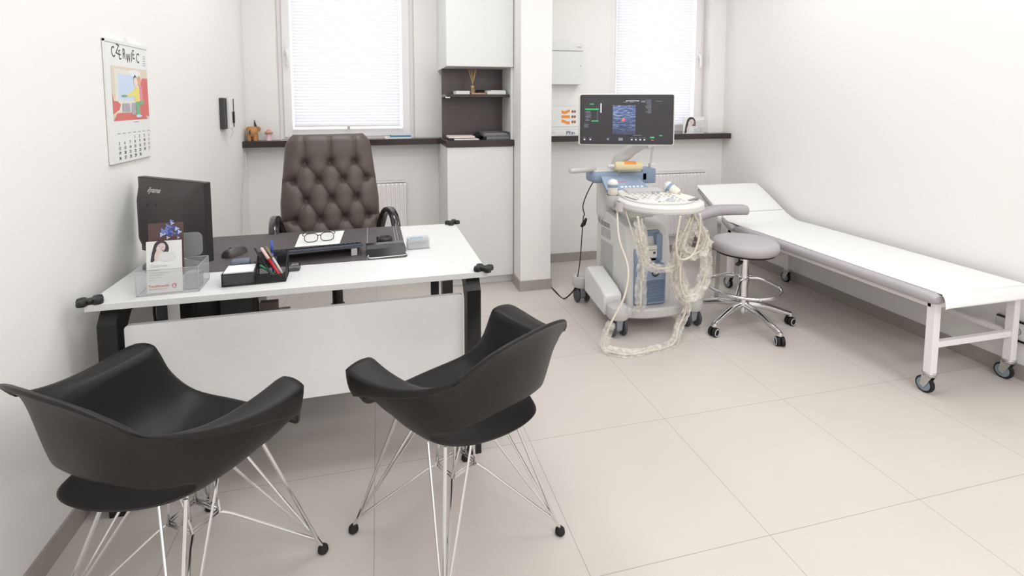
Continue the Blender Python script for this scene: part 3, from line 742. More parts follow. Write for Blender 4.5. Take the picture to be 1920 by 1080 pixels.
for s in (-1, 1):
    bm = NB()
    path = spline([(s * .245, -.02, .60), (s * .268, .0, .71), (s * .282, .07, .763), (s * .288, .15, .765), (s * .29, .23, .735), (s * .288, .285, .66), (s * .275, .28, .55), (s * .24, .22, .46)], 6)
    rows = []
    for i, p in enumerate(path):
        q = path[min(i + 1, len(path) - 1)] - path[max(i - 1, 0)]; q.normalize(); nrm = Vector((1, 0, 0)); up_ = nrm.cross(q).normalized()
        rows.append([p + nrm * a + up_ * b for a, b in ((-.024, -.007), (-.020, .008), (0, .011), (.020, .008), (.024, -.007), (0, -.010))])
    V = grid(bm, rows, closed=True); bm.faces.new(V[0]); bm.faces.new(V[-1]); obj('armrest', bm, mat('black_lacquered_wood', (26, 22, 22), .18, coat=.6), t, smooth='all')
bm = NB(); cyl(bm, (0, .15, .10), (0, .15, .30), .035, n=24); cyl(bm, (0, .15, .28), (0, .15, .47), .027, n=24); box(bm, -.1, .1, .05, .25, .462, .482, .005); obj('gas_lift', bm, blackp, t, smooth=True)
for k in range(5):
    a = math.radians(18 + 72 * k); dx, dy = math.cos(a), math.sin(a)
    bm = NB(); tube(bm, spline([(dx * .02, .15 + dy * .02, .13), (dx * .14, .15 + dy * .14, .115), (dx * .285, .15 + dy * .285, .082)], 4), [.030] * 4 + [.026] * 3 + [.020] * 2, 10); sp_ = obj('star_leg', bm, blackp, t, smooth=True)
    bm = NB(); c = Vector((dx * .285, .15 + dy * .285, .028)); px, py = -dy, dx
    for s in (-1, 1): cyl(bm, c + Vector((px * s * .008, py * s * .008, 0)), c + Vector((px * s * .026, py * s * .026, 0)), .0275, n=20)
    cyl(bm, c + Vector((0, 0, .02)), c + Vector((0, 0, .055)), .008); obj('caster', bm, rubber, sp_, smooth=True)

# ------------------------------------------------------------ computer tower under the desk, cables
t = thing('computer_tower', 'black computer tower under the left part of the desk', 'computer', (-.77, 2.385, 0), 0)
bm = NB(); box(bm, -.045, .235, -.0, .17, .0, .60, .006); obj('case', bm, gloss, t)
bm = NB(); box(bm, .08, .21, -.003, .0, .36, .50, .001); obj('side_window', bm, mat('dark_grey_panel', (70, 68, 72), .3), t)
t = thing('storage_box', 'small white box on a grey bin under the desk beside the computer', 'box', (-.48, 2.37, 0))
bm = NB(); box(bm, -.05, .025, 0, .035, 0, .46, .004); obj('bin', bm, mat('taupe_box', (128, 118, 114), .6), t)
bm = NB(); box(bm, .026, .075, 0, .035, .0, .42, .003); obj('lid_box', bm, lacq, t)
bm = NB(); tube(bm, spline([(-.80, 2.1, .69), (-.80, 2.02, .6), (-.77, 2.0, .45), (-.76, 2.05, .3), (-.75, 2.15, .05), (-.74, 2.3, .006)], 8), .005, 8)
tag(obj('power_cable', bm, rubber), 'black cable hanging under the left end of the desk', 'cable')

# ------------------------------------------------------------ wall things, left
t = thing('wall_calendar', 'white wall calendar headed CZERWIEC with a cartoon of a train seat', 'calendar', (XL + .001, 2.28, 1.12), math.radians(90))
# local x runs along +y world, local y = -x world (into wall), so the face is at -y
CW, CH = .168, .456
bm = NB(); box(bm, -CW, CW, -.010, -.0005, 0, CH, .0006); obj('pages', bm, paper, t)
bm = NB(); box(bm, -CW, CW, -.0125, -.0005, CH - .010, CH + .003, .001); tube(bm, spline([(-.02, -.006, CH + .002), (0, -.003, CH + .02), (.02, -.006, CH + .002)], 4), .0012, 5); obj('hanger', bm, lacq, t)
def CM(x, z, d=-.0103): return MX((x, d, z), (1, 0, 0), (0, 0, 1))
lx = -.125
for i, (ch, dz, sc) in enumerate(zip('CZERWIEC', (0, .018, -.004, .002, -.012, -.004, .006, -.004), (1.1, 1.05, 1, 1.1, .95, 1, 1, 1.1))):
    text(ch, .052 * sc, ink, t, CM(lx, .392 + dz) @ Matrix.Rotation(math.radians((8, -12, 5, -4, 6, -8, 4, -6)[i]), 4, 'Z'), 'month_letter', bold=.0001, sx=.70)
    lx += (.029, .025, .027, .031, .036, .016, .028, .03)[i]
PX0, PX1, PZ0, PZ1 = -.138, .158, .158, .362
def flat(name, polys, mats, d0=-.0104):
    bm = NB()
    for i, (pl, mi) in enumerate(polys): poly3(bm, [(PX0 + (PX1 - PX0) * a, d0 - .0001 * i, PZ0 + (PZ1 - PZ0) * b) for a, b in pl], mi)
    return obj(name, bm, mats, t)
def el(cx_, cy_, a, b, n=16): return [(cx_ + a * math.cos(2 * PI * k / n), cy_ + b * math.sin(2 * PI * k / n)) for k in range(n)]
flat('cartoon', [
 ([(0, 0), (1, 0), (1, 1), (0, 1)], 0), ([(.08, .15), (.8, .15), (.8, .95), (.08, .95)], 1), ([(.16, .38), (.68, .38), (.68, .86), (.16, .86)], 2),
 ([(.0, 0), (.95, 0), (.85, .14), (.1, .14)], 3), ([(0, .12), (.16, .2), (.2, .3), (.12, .36), (.03, .36), (0, .5)], 3), ([(.82, .3), (1, .3), (1, .82), (.84, .82), (.78, .7)], 3),
 ([(.62, .14), (1, .05), (1, .34), (.75, .36), (.66, .28)], 3), (el(.62, .9, .16, .07), 4),
 ([(.72, .36), (.84, .36), (.82, .66), (.74, .66)], 7), ([(.58, .36), (.74, .34), (.73, .62), (.62, .66), (.56, .56), (.38, .48), (.38, .44), (.58, .47)], 5),
 ([(.6, .34), (.86, .38), (.84, .30), (.72, .28), (.74, .08), (.62, .08)], 6), ([(.48, .1), (.6, .1), (.6, .33), (.5, .33)], 8),
 (el(.64, .74, .06, .08), 9), (el(.74, .76, .05, .1), 10), ([(.24, .16), (.44, .16), (.44, .32), (.24, .32)], 8), (el(.3, .46, .08, .02), 6), (el(.68, .07, .09, .03), 2), ([(.56, .78), (.62, .88), (.68, .8), (.63, .84)], 11)],
 [mat('cartoon_beige', (222, 212, 194), .8), mat('cartoon_wall', (228, 226, 214), .8), mat('cartoon_window', (206, 220, 240), .8), mat('cartoon_red', (216, 122, 118), .8), paper,
  mat('cartoon_yellow', (236, 222, 130), .8), mat('cartoon_green', (134, 180, 140), .8), mat('cartoon_pink', (228, 146, 168), .8), mat('cartoon_grey', (180, 176, 182), .8), mat('cartoon_skin', (244, 218, 200), .8), mat('cartoon_hair', (226, 168, 140), .8), ink])
bm = NB(); box(bm, .02, .06, -.0106, -.0104, .148, .151)
for i in range(7): box(bm, -.118 + .0415 * i, -.094 + .0415 * i, -.0106, -.0104, .108, .111)
for i in range(5): box(bm, .128, .15, -.0106, -.0104, .378 + .009 * i, .381 + .009 * i)
obj('small_print', bm, inkl, t)
day = 1; col = 3; rowi = 0
while day <= 30:
    text(str(day), .0165, ink if col < 6 else mat('sunday_red', (210, 150, 150), .7), t, CM(-.106 + .0415 * col, .086 - .0185 * rowi), 'date_number', align='CENTER', bold=.0002)
    day += 1; col += 1
    if col == 7: col = 0; rowi += 1
t = thing('wall_intercom', 'black and white wall intercom handset with a cord near the back corner', 'intercom', (XL + .001, 3.51, 1.18), math.radians(90))
bm = NB(); box(bm, -.055, .055, -.030, 0, .0, .195, .004); obj('intercom_body', bm, mat('intercom_dark', (64, 60, 62), .4), t)
bm = NB(); box(bm, -.02, .055, -.052, -.030, .002, .193, .006); obj('handset', bm, lacq, t)
bm = NB(); box(bm, .025, .05, -.062, -.052, .035, .11, .004); box(bm, .048, .054, -.056, -.05, .01, .19, .002); obj('grip', bm, blackp, t)
bm = NB()
pts = [(.02 + .004 * math.cos(k * 1.2) + .03 * math.sin(k * .13), -.045, -.002 - .0016 * k + .0) for k in range(40)]
tube(bm, pts, .0014, 5); obj('coiled_cord', bm, palegrey, t)
bm = NB(); tube(bm, spline([(XL + .006, 4.0, .99), (XL + .03, 3.93, .88), (XL + .012, 3.93, .8), (XL + .01, 3.84, .55), (XL + .01, 3.8, .2), (XL + .01, 3.8, .0)], 6), .003, 6)
tag(obj('wall_cable', bm, cable_w), 'thin pale cable running down the left wall under the shelf', 'cable')

# shelf figurines
t = thing('animal_figurine', 'brown carved wooden elephant seen from behind on the shelf by the corner', 'figurine', (-.897, 4.02, 1.0665), 0)
bm = NB(); lathe(bm, [(0, .028), (.022, .030), (.034, .048), (.037, .070), (.030, .092), (.016, .104), (0, .106)], (0, 0, 0), n=24)
lathe(bm, [(0, -.03), (.022, -.028), (.027, 0), (.022, .03), (0, .035)], (0, .03, .075), 'y', n=20); obj('body', bm, tan, t, smooth=True)
bm = NB()
for x in (-.02, .02):
    for y in (-.014, .035): lathe(bm, [(0, 0), (.0125, 0), (.0125, .012), (.0115, .045), (0, .05)], (x, y, 0), n=14)
obj('feet', bm, tan, t, smooth=True)
bm = NB(); tube(bm, [(.016, .03, .10), (.012, .028, .125), (.010, .024, .152)], [.010, .007, .0015], 10); obj('raised_trunk', bm, dkbrown, t, smooth=True)
bm = NB(); tube(bm, [(-.008, -.032, .08), (-.01, -.040, .065), (-.008, -.038, .052)], [.004, .004, .006], 8); obj('tail', bm, dkbrown, t, smooth=True)
bm = NB(); lathe(bm, [(0, -.004), (.018, -.003), (.018, .003), (0, .004)], (.032, .035, .085), 'y', n=16); lathe(bm, [(0, -.004), (.018, -.003), (.018, .003), (0, .004)], (-.032, .035, .085), 'y', n=16); obj('ears', bm, tan, t, smooth=True)
t = thing('angel_figurine', 'small pink and cream angel figurine on the shelf beside the wooden elephant', 'figurine', (-.79, 4.03, 1.0665), 0)
bm = NB(); lathe(bm, [(0, 0), (.022, 0), (.020, .01), (.013, .035), (.009, .048), (0, .05)], n=20); obj('dress', bm, pinkm, t, smooth=True)
bm = NB(); lathe(bm, [(0, .045), (.013, .05), (.016, .062), (.011, .075), (0, .079)], n=18); obj('head', bm, skinm, t, smooth=True)
bm = NB(); lathe(bm, [(.012, .058), (.028, .056), (.028, .060), (.014, .072), (.010, .080), (0, .083)], n=20); obj('hat', bm, mat('terracotta', (206, 150, 130), .6), t, smooth=True)
bm = NB()
for s in (-1, 1): prism(bm, [(s * .006, .03), (s * .03, .05), (s * .034, .066), (s * .02, .06), (s * .008, .046)], .01, .014, 'xz')
obj('wings', bm, skinm, t)

# magazines and folders: every sheet stack a thing of its own
def mag(name, lbl, cat, x, y, z, wx, wy, h, rz, m, cover=None, group=None):
    t = thing(name, lbl, cat, (x, y, z), math.radians(rz), group)
    bm = NB(); box(bm, -wx / 2, wx / 2, -wy / 2, wy / 2, 0.0002, h, .0004); obj('pages', bm, m, t)
    if cover:
        bm = NB(); box(bm, -wx / 2 - .001, wx / 2 + .001, -wy / 2 - .001, wy / 2 + .001, h, h + .0012); obj('cover', bm, cover, t)
    return t
G1 = 'magazines on the left window shelf'
SZ = 1.0665
mag('magazine', 'thin grey magazine on the shelf at the left of the office chair', 'magazine', -.60, 4.03, SZ, .2, .10, .006, 3, paper, paperd, G1)
mag('magazine', 'flat white magazine on the shelf directly behind the office chair back', 'magazine', -.28, 4.05, SZ, .3, .08, .008, 0, paper, paperd, G1)
mag('magazine', 'white magazine at the bottom of the pile right of the office chair', 'magazine', .145, 4.03, SZ, .2, .11, .012, 2, paper, paper, G1)
mag('magazine', 'blue magazine in the middle of the pile right of the office chair', 'magazine', .165, 4.03, SZ + .0135, .16, .10, .010, -3, paperb, paperb, G1)
mag('magazine', 'white magazine on top of the pile right of the office chair', 'magazine', .175, 4.035, SZ + .025, .17, .09, .007, 4, paper, mat('pale_cover', (206, 220, 228), .5), G1)
NZ_ = 1.4055
G2 = 'magazines in the cabinet niche'
mag('magazine', 'white magazine pile lying left on the upper niche shelf', 'magazine', .60, 3.72, NZ_, .10, .15, .024, 0, paper, paper, G2)
mag('magazine', 'flat pink magazine in the middle of the upper niche shelf', 'magazine', .715, 3.70, NZ_, .10, .12, .010, 0, paperp, paperp, G2)
t = mag('magazine', 'white magazine heap lying right on the upper niche shelf', 'magazine', .85, 3.71, NZ_, .14, .13, .022, 0, paper, None, G2)
mag('magazine', 'loose white magazine slanting on top of the right niche heap', 'magazine', .855, 3.72, NZ_ + .0225, .12, .11, .007, 14, paper, paper, G2)
t = thing('pen_case', 'black soft case lying behind the pink magazine on the niche shelf', 'case', (.765, 3.775, NZ_ + .0), 0)
bm = NB(); box(bm, -.045, .045, -.02, .02, 0, .034, .01, seg=3); obj('case_body', bm, rubber, t, smooth=True)
CZ = 1.0765
t = mag('magazine', 'cream magazine stack lying left on the niche counter', 'magazine', .585, 3.69, CZ + .013, .19, .15, .013, 0, mat('cream_paper', (226, 212, 206), .8), None, G2)
t = thing('tablet', 'white-edged tablet under the cream magazines on the niche counter', 'tablet', (.615, 3.64, CZ), 0)
bm = NB(); box(bm, -.09, .09, -.06, .06, 0, .008, .003); obj('tablet_body', bm, lacq, t)
t = thing('folder', 'black folder under the left magazines on the niche counter', 'folder', (.52, 3.66, CZ), 0)
bm = NB(); box(bm, -.03, .0, -.07, .07, 0, .012, .002); obj('folder_body', bm, rubber, t)
bm = NB(); box(bm, -.04, .04, -.03, .03, 0, .04, .012, seg=3, M=TR(.745, 3.77, CZ + .0)); tag(obj('black_pouch', bm, rubber, smooth=True), 'black pouch standing between the two piles on the niche counter', 'pouch')
t = thing('letter_tray', 'grey translucent letter tray on green folders at the niche right', 'letter tray', (.84, 3.67, CZ + .0225), 0)
bm = NB(); smoke = thin_mat('smoked_plastic', (120, 122, 130), .6, .15)
box(bm, -.10, .10, -.07, .09, 0, .003, .001); box(bm, -.10, -.097, -.07, .09, 0, .03); box(bm, .097, .10, -.07, .09, 0, .03); box(bm, -.1, .1, .087, .09, 0, .03); box(bm, -.1, .1, -.07, -.067, 0, .012); obj('tray_body', bm, smoke, t)
mag('paper_stack', 'grey papers lying inside the letter tray', 'papers', .84, 3.68, CZ + .026, .17, .12, .014, 0, paperd)
mag('folder', 'grey green folder under the letter tray on the niche counter', 'folder', .85, 3.67, CZ, .17, .14, .0215, 0, mat('grey_green_card', (116, 122, 122), .6))
t = thing('reed_diffuser', 'small glass reed diffuser bottle with wooden sticks on the niche shelf', 'reed diffuser', (.672, 3.655, NZ_), 0)
bm = NB(); box(bm, -.014, .014, -.014, .014, 0, .044, .004); obj('bottle', bm, thin_mat('amber_glass', (170, 140, 100), .6, .1), t)
bm = NB(); cyl(bm, (0, 0, .044), (0, 0, .062), .013, n=16); obj('collar', bm, straw, t)
for k in range(7):
    a = k * 2 * PI / 7; bm = NB(); tube(bm, [(-.006 * math.cos(a), -.004 * math.sin(a), .05), (.030 * math.cos(a), .022 * math.sin(a), .178)], .0016, 6); obj('stick', bm, straw, t)

# ------------------------------------------------------------ right bay wall things
t = thing('wall_box', 'white wall-mounted glove or towel dispenser box beside the right window', 'dispenser', (1.42, 3.94, 1.49), 0)
bm = NB(); box(bm, -.18, .195, -.10, .009, 0, .265, .004); obj('box_body', bm, lacq, t)
bm = NB(); box(bm, -.18, .197, -.102, .009, .268, .335, .004); obj('lid', bm, lacq, t)
text('mega', .018, inkl, t, MX((.135, -.1025, .295), (1, 0, 0), (0, 0, 1)), 'small_badge')
bm = NB(); cyl(bm, (.17, -.1, .15), (.17, -.103, .15), .006, n=12); obj('lock', bm, palegrey, t)
t = thing('cosmetics_box', 'white display box with orange skin diagrams on the shelf behind the screen', 'display box', (1.42, 3.885, 1.0765), 0)
bm = NB(); box(bm, -.11, .20, -.035, .035, 0, .055, .001); obj('lower_box', bm, paper, t)
bm = NB(); box(bm, -.11, .20, -.02, .03, .056, .235, .001); obj('upright_card', bm, paper, t)
text('Plin', .042, mat('teal_ink', (60, 100, 130), .6), t, MX((.055, -.0355, .010), (1, 0, 0), (0, 0, 1)), 'product_lettering', bold=.0006, sx=1.25)
bm = NB()
for i in range(3):
    z = .10 + .042 * i
    rows = [[(x_, -.0206, z + .008 * math.sin(x_ * 60 + i) * (i != 1) + e) for x_ in [.02 + .009 * k for k in range(9)]] for e in (0, .024)]
    grid(bm, rows, mi=0, smooth=False)
    for a, b in ((.115, .012), (.135, .012)): bm.faces.new([bm.verts.new((a + b * .8 * math.cos(q), -.0207, z + .012 + b * math.sin(q))) for q in [2 * PI * k / 12 for k in range(12)]]).material_index = 1
obj('skin_diagram', bm, [orange, mat('brown_ink', (150, 104, 70), .7)], t)
bm = NB(); box(bm, -.1, .19, -.0207, -.0203, .07, .073); box(bm, -.1, -.04, -.0359, -.0351, .025, .028); obj('text_lines', bm, inkl, t)
bm = NB(); tube(bm, spline([(-.09, -.0205, .22), (-.07, -.0205, .18), (-.055, -.0205, .15), (-.075, -.0205, .12), (-.07, -.0205, .09)], 4), .0006, 4); obj('profile_sketch', bm, mat('pink_ink', (222, 190, 190), .7), t)
bm = NB(); lathe(bm, [(0, 0), (.02, 0), (.022, .02), (.012, .03), (0, .035)], (1.575, 3.90, 1.0765 + .2355), n=14); bm.free()
t = thing('portrait_card', 'upright white card with a monochrome woman portrait on the right shelf', 'leaflet display', (2.66, 3.87, 1.0765), math.radians(-4))
bm = NB(); box(bm, -.10, .095, -.006, .002, 0, .145, .001); obj('card', bm, paper, t)
bm = NB(); box(bm, .0, .10, -.0085, -.0065, 0, .115); obj('clear_cover', bm, acryl, t)
face_art(t, (-.105, -.0064, .002), (1, 0, 0), (0, 0, 1), .145)
bm = NB()
for i, (a, b) in enumerate(((.03, .09), (.0, .085), (.01, .09))): box(bm, a, b, -.0072, -.0066, .045 - .014 * i, .047 - .014 * i)
obj('text_lines', bm, ink, t)

# ------------------------------------------------------------ exam couch
t = couch = thing('exam_couch', 'long white wheeled examination couch with grey vinyl mattress against the right wall', 'exam couch', (2.70, 2.40, 0), math.radians(0))
lx0, lx1, ly0, ly1 = -.245, .255, -.69, .68
def leg(x, y, nm='leg'):
    bm = NB(); box(bm, x - .0185, x + .0185, y - .0185, y + .0185, .10, .435, .003); l = obj('leg', bm, frame_w, t)
    bm = NB(); cyl(bm, (x, y, .098), (x, y, .104), .028, n=20); cyl(bm, (x, y, .086), (x, y, .098), .024, n=20)
    for s in (-1, 1): prism(bm, [(y - .022, .092), (y + .022, .092), (y + .03, .035), (y + .012, .025), (y + .002, .04)], x + s * .0145 - .0012, x + s * .0145 + .0012, 'yz')
    fk = obj('caster_fork', bm, zinc, l)
    bm = NB(); lathe(bm, [(0, -.010), (.028, -.011), (.0365, -.011), (.0385, -.006), (.0385, .006), (.0365, .011), (.028, .011), (0, .010)], (x, y + .016, .0385), 'x', n=28); obj('wheel', bm, rubber, l, smooth=True)
    bm = NB(); lathe(bm, [(0, -.0125), (.018, -.0115), (.030, -.0118), (.030, .0118), (.018, .0115), (0, .0125)], (x, y + .016, .0385), 'x', n=28); obj('hub', bm, mat('caster_hub', (130, 146, 156), .4), l, smooth=True)
for x, y in ((lx0, ly0), (lx1, ly0), (lx0, ly1), (lx1, ly1)): leg(x, y)
bm = NB()
for x in (lx0, lx1): box(bm, x - .0185, x + .0185, ly0, .72, .412, .437, .002)
for y in (ly0, ly1): box(bm, lx0 + .0185, lx1 - .0185, y - .0125, y + .0125, .412, .437, .002)
obj('top_frame', bm, frame_w, t)
bm = NB(); box(bm, lx0 + .0185, lx1 - .0185, ly0 - .0125, ly0 + .0125, .222, .25, .002); box(bm, lx0 + .0185, lx1 - .0185, ly1 - .0125, ly1 + .0125, .222, .25, .002)
box(bm, lx1 - .0125, lx1 + .0125, ly0 + .0185, ly1 - .0185, .222, .247, .002); obj('stretcher', bm, frame_w, t)
def pad(pathyz, x0, x1, th, name, m, r=.018):
    """thick rounded slab following a path in the yz plane"""
    bm = NB(); rows = []
    n = len(pathyz)
    for i, (y, z) in enumerate(pathyz):
        a = Vector((0, pathyz[min(i + 1, n - 1)][0] - pathyz[max(i - 1, 0)][0], pathyz[min(i + 1, n - 1)][1] - pathyz[max(i - 1, 0)][1])).normalized()
        nrm = Vector((0, -a.z, a.y)); q = 1 if 0 < i < n - 1 else .7
        c = Vector((0, y, z)); w2 = (x1 - x0) / 2; xm = (x0 + x1) / 2
        rows.append([c + Vector((xm + u * (w2 if q == 1 else w2 - .008), 0, 0)) + nrm * v for u, v in
                     [(p[0] / w2, p[1] * (1 if q == 1 else .6) ) for p in rrect(-w2, w2, -th / 2, th / 2, r, 4)]])
    V = grid(bm, rows, closed=True); bm.faces.new(V[0]); bm.faces.new(V[-1])
    return obj(name, bm, m, t, smooth=True)
flatp = [(-.725, .462)] + [(-.71 + i * .0985, .462) for i in range(14)] + [(.60, .462)]
pad(flatp, -.300, .262, .05, 'mattress', grey, .02)
headp = [(.615, .452), (.63, .455), (.70, .488), (.80, .545), (.90, .600), (1.03, .665)]
pad(headp, -.300, .262, .042, 'head_section', grey, .018)
bm = NB(); box(bm, -.2, .2, .60, .66, .41, .437, .003)
tube(bm, [(-.2, .62, .425), (-.2, .98, .61)], .011, 8); tube(bm, [(.2, .62, .425), (.2, .98, .61)], .011, 8); obj('head_frame', bm, frame_w, t)
bm = NB(); box(bm, -.225, -.1, .55, .552, .375, .41); bm.free()
# paper cover: drapes over the near end, hangs a little, ends bare of the grey left side
pz = .490
path = spline([(0, -.768, .436), (0, -.752, .464), (0, -.732, .485), (0, -.70, pz), (0, -.4, pz), (0, 0, pz), (0, .4, pz), (0, .58, pz - .002), (0, .64, pz + .002), (0, .72, .521), (0, .82, .579), (0, .92, .635), (0, 1.035, .694), (0, 1.05, .690)], 3)
rows = []
for i, p in enumerate(path):
    wv = .003 * math.sin(i * .9)
    u = i / (len(path) - 1)
    el_ = .268 - .004 * u
    xs = [-.262 - .03 * (u > .62) + wv * .5 - .03 * (1 if u < .12 else 0) * (1 - u / .12), -.255, -.13, .0, .13, .25, el_]
    xs[1] = xs[0] + .012
    rows.append([(xx, p.y, p.z + (.0 if 0 < k_ < 6 else -.004)) for k_, xx in enumerate(xs)])
bm = NB(); grid(bm, rows)
pc = obj('couch_paper', bm, paper, None, smooth='all', loc=(2.70, 2.40, .002), mods=[('SOLID', .0012, 1)])
tag(pc, 'white paper cover spread over the examination couch', 'paper cover')
# arm support on chrome post
t = thing('couch_arm_support', 'grey padded arm support on a flat chrome post beside the couch head', 'arm support', (2.23, 2.93, 0))
t['label'] = 'grey padded arm support on a chrome post beside the couch head'
bm = NB(); rows = []
path = spline([(-.19, .0, .575), (-.12, .0, .60), (-.02, .0, .618), (.08, 0, .618), (.17, 0, .614), (.205, 0, .612)], 4)
for i, p in enumerate(path):
    u = i / (len(path) - 1); q = 1 if .02 < u < .98 else .75
    rows.append([(p.x, p.y + a * q, p.z + b * q) for a, b in rrect(-.05, .05, -.033, .033, .03, 4)])
V = grid(bm, rows, closed=True); bm.faces.new(V[0]); bm.faces.new(V[-1]); obj('arm_pad', bm, grey, t, smooth=True)
bm = NB(); box(bm, -.012, .022, .0, .008, .0, .60, .001); box(bm, -.03, .04, -.03, .04, 0, .008, .002); obj('post', bm, chrome, t)
bm = NB(); box(bm, -.02, .09, -.002, .012, .42, .436, .002); obj('bracket', bm, zinc, t)

# ------------------------------------------------------------ stool
t = thing('rolling_stool', 'grey round-seated rolling stool with chrome foot ring beside the couch', 'stool', (2.13, 2.55, 0))
bm = NB(); lathe(bm, [(0, .0), (.150, .0), (.172, .004), (.184, .018), (.187, .034), (.184, .052), (.172, .066), (.14, .074), (0, .077)], (0, 0, .455), n=48); obj('seat', bm, grey, t, smooth=True)
bm = NB(); cyl(bm, (0, 0, .448), (0, 0, .456), .165, n=40); cyl(bm, (0, 0, .42), (0, 0, .45), .022, n=20); obj('seat_plate', bm, rubber, t)
bm = NB(); tube(bm, [(-.06, -.03, .445), (-.12, -.10, .435)], .004, 6); box(bm, -.04, .04, -.012, .012, -.007, .007, .005, M=TR(-.13, -.115, .425, math.radians(35))); obj('height_lever', bm, rubber, t)
bm = NB(); cyl(bm, (0, 0, .14), (0, 0, .42), .0265, n=28); cyl(bm, (0, 0, .09), (0, 0, .15), .034, n=28); cyl(bm, (0, 0, .07), (0, 0, .09), .012, n=16); cyl(bm, (0, 0, .27), (0, 0, .31), .031, n=28); obj('gas_column', bm, chrome, t, smooth=True)
bm = NB(); tube(bm, [(.208 * math.cos(2 * PI * k / 48), .208 * math.sin(2 * PI * k / 48), .235) for k in range(48)], .0095, 10, closed=True)
for a in (100, 220, 340): 
    c_, s_ = math.cos(math.radians(a)), math.sin(math.radians(a)); tube(bm, spline([(c_ * .03, s_ * .03, .29), (c_ * .1, s_ * .1, .285), (c_ * .205, s_ * .205, .238)], 4), .007, 8)
obj('foot_ring', bm, chrome, t, smooth=True)
for k in range(5):
    a = math.radians(-88 + 72 * k); dx, dy = math.cos(a), math.sin(a)
    bm = NB(); tube(bm, spline([(dx * .02, dy * .02, .125), (dx * .13, dy * .13, .115), (dx * .22, dy * .22, .088), (dx * .285, dy * .285, .068)], 4), [.020] * 5 + [.018] * 4 + [.0165] * 4, 10)
    lathe(bm, [(0, -.012), (.016, -.010), (.018, 0), (.014, .010), (0, .013)], (dx * .285, dy * .285, .066), n=14)
    l = obj('star_leg', bm, chrome, t, smooth=True)
    bm = NB(); c = Vector((dx * .288, dy * .288, .026)); ph = a + 1.1 + k * .9; px, py = math.cos(ph), math.sin(ph)
    for s in (-1, 1): cyl(bm, c + Vector((px * s * .004, py * s * .004, 0)), c + Vector((px * s * .022, py * s * .022, 0)), .026, n=22)
    cyl(bm, c, c + Vector((0, 0, .035)), .006, n=10); cs = obj('caster', bm, rubber, l, smooth=True)
    bm = NB()
    for s in (-1, 1):
        pp = c + Vector((px * s * .0225, py * s * .0225, 0)); dd = Vector((px, py, 0)) * .001; u_, v_ = frame_axes(Vector((px, py, 0)))
        tube(bm, [pp + (u_ * math.cos(2 * PI * q / 20) + v_ * math.sin(2 * PI * q / 20)) * .020 for q in range(20)], .003, 6, closed=True)
    obj('caster_rim', bm, palegrey, l)

# ------------------------------------------------------------ ultrasound machine
UX, UY = 1.565, 2.84
t = US = thing('ultrasound_machine', 'white and blue wheeled ultrasound machine with screen and control console', 'ultrasound machine', (UX, UY, 0))
def L(x, y, z): return (x - UX, y - UY, z)
# chassis tray
bm = NB()
outl = spline([(-.21, -.24, 0), (-.10, -.285, 0), (.0, -.295, 0), (.12, -.285, 0), (.22, -.24, 0), (.235, -.15, 0), (.20, 0, 0), (.20, .22, 0), (-.20, .22, 0), (-.20, 0, 0), (-.235, -.15, 0)], 4, True)
prism(bm, [(p.x, p.y) for p in outl], .095, .155, 'xy'); obj('base_tray', bm, uslight, t, mods=[('BEV', .012)], smooth=True)
def uscaster(x, y, nm):
    bm = NB(); lathe(bm, [(0, .195), (.035, .193), (.058, .178), (.064, .155), (.064, .118), (.056, .108), (0, .108)], (x, y, 0), n=28)
    sx_ = -1 if x < 0 else 1; sy_ = -1 if y < 0 else 1
    box(bm, min(x, x - sx_ * .07), max(x, x - sx_ * .07), y - .045, y + .045, .115, .175, .012)
    hd = obj('caster_housing', bm, uslight, t, smooth=True)
    bm = NB()
    for s in (-1, 1):
        lathe(bm, [(0, -.011), (.044, -.010), (.050, -.005), (.051, 0), (.050, .005), (.044, .010), (0, .011)], (x + s * .034, y - .0, .0515), 'x', n=28)
    obj('wheel', bm, mat('caster_tyre', (70, 72, 78), .5), hd, smooth=True)
    bm = NB(); prism(bm, [(y - .04, .115), (y + .04, .115), (y + .026, .04), (y, .018), (y - .026, .04)], x - .020, x + .020, 'yz'); obj('caster_fork', bm, mat('caster_grey', (150, 154, 162), .45), hd, mods=[('BEV', .005)])
for x, y in ((-.245, -.25), (.25, -.235), (-.25, .27), (.23, .27)): uscaster(x, y, '')
# main body
bm = NB()
prism(bm, [(-.215, .14), (-.215, .40), (-.17, .615), (.0, .64), (.17, .66), (.19, .84), (.225, .84), (.235, .14)], -.165, -.02, 'yz'); prism(bm, [(-.19, .14), (-.19, .42), (-.15, .60), (.0, .63), (.235, .62), (.235, .14)], -.025, .13, 'yz')
obj('main_body', bm, uswhite, t, mods=[('BEV', .010)], smooth=True)
bm = NB(); box(bm, -.175, .07, .10, .235, .60, .86, .02, seg=3); obj('rear_column', bm, uswhite, t, smooth=True)
bm = NB()
for i in range(13): box(bm, -.1675, -.1645, -.02 + .0145 * i, -.013 + .0145 * i, .20, .46)
for i in range(10): box(bm, -.1675, -.1645, .02 + .0145 * i, .027 + .0145 * i, .485, .545)
obj('side_vents', bm, palegrey, t)
text('Voluson', .064, mat('badge_grey', (130, 128, 130), .5), t, MX((-.1665, .205, .555), (0, -1, 0), (0, 0, 1)), 'model_lettering', bold=.0005, sx=.82)
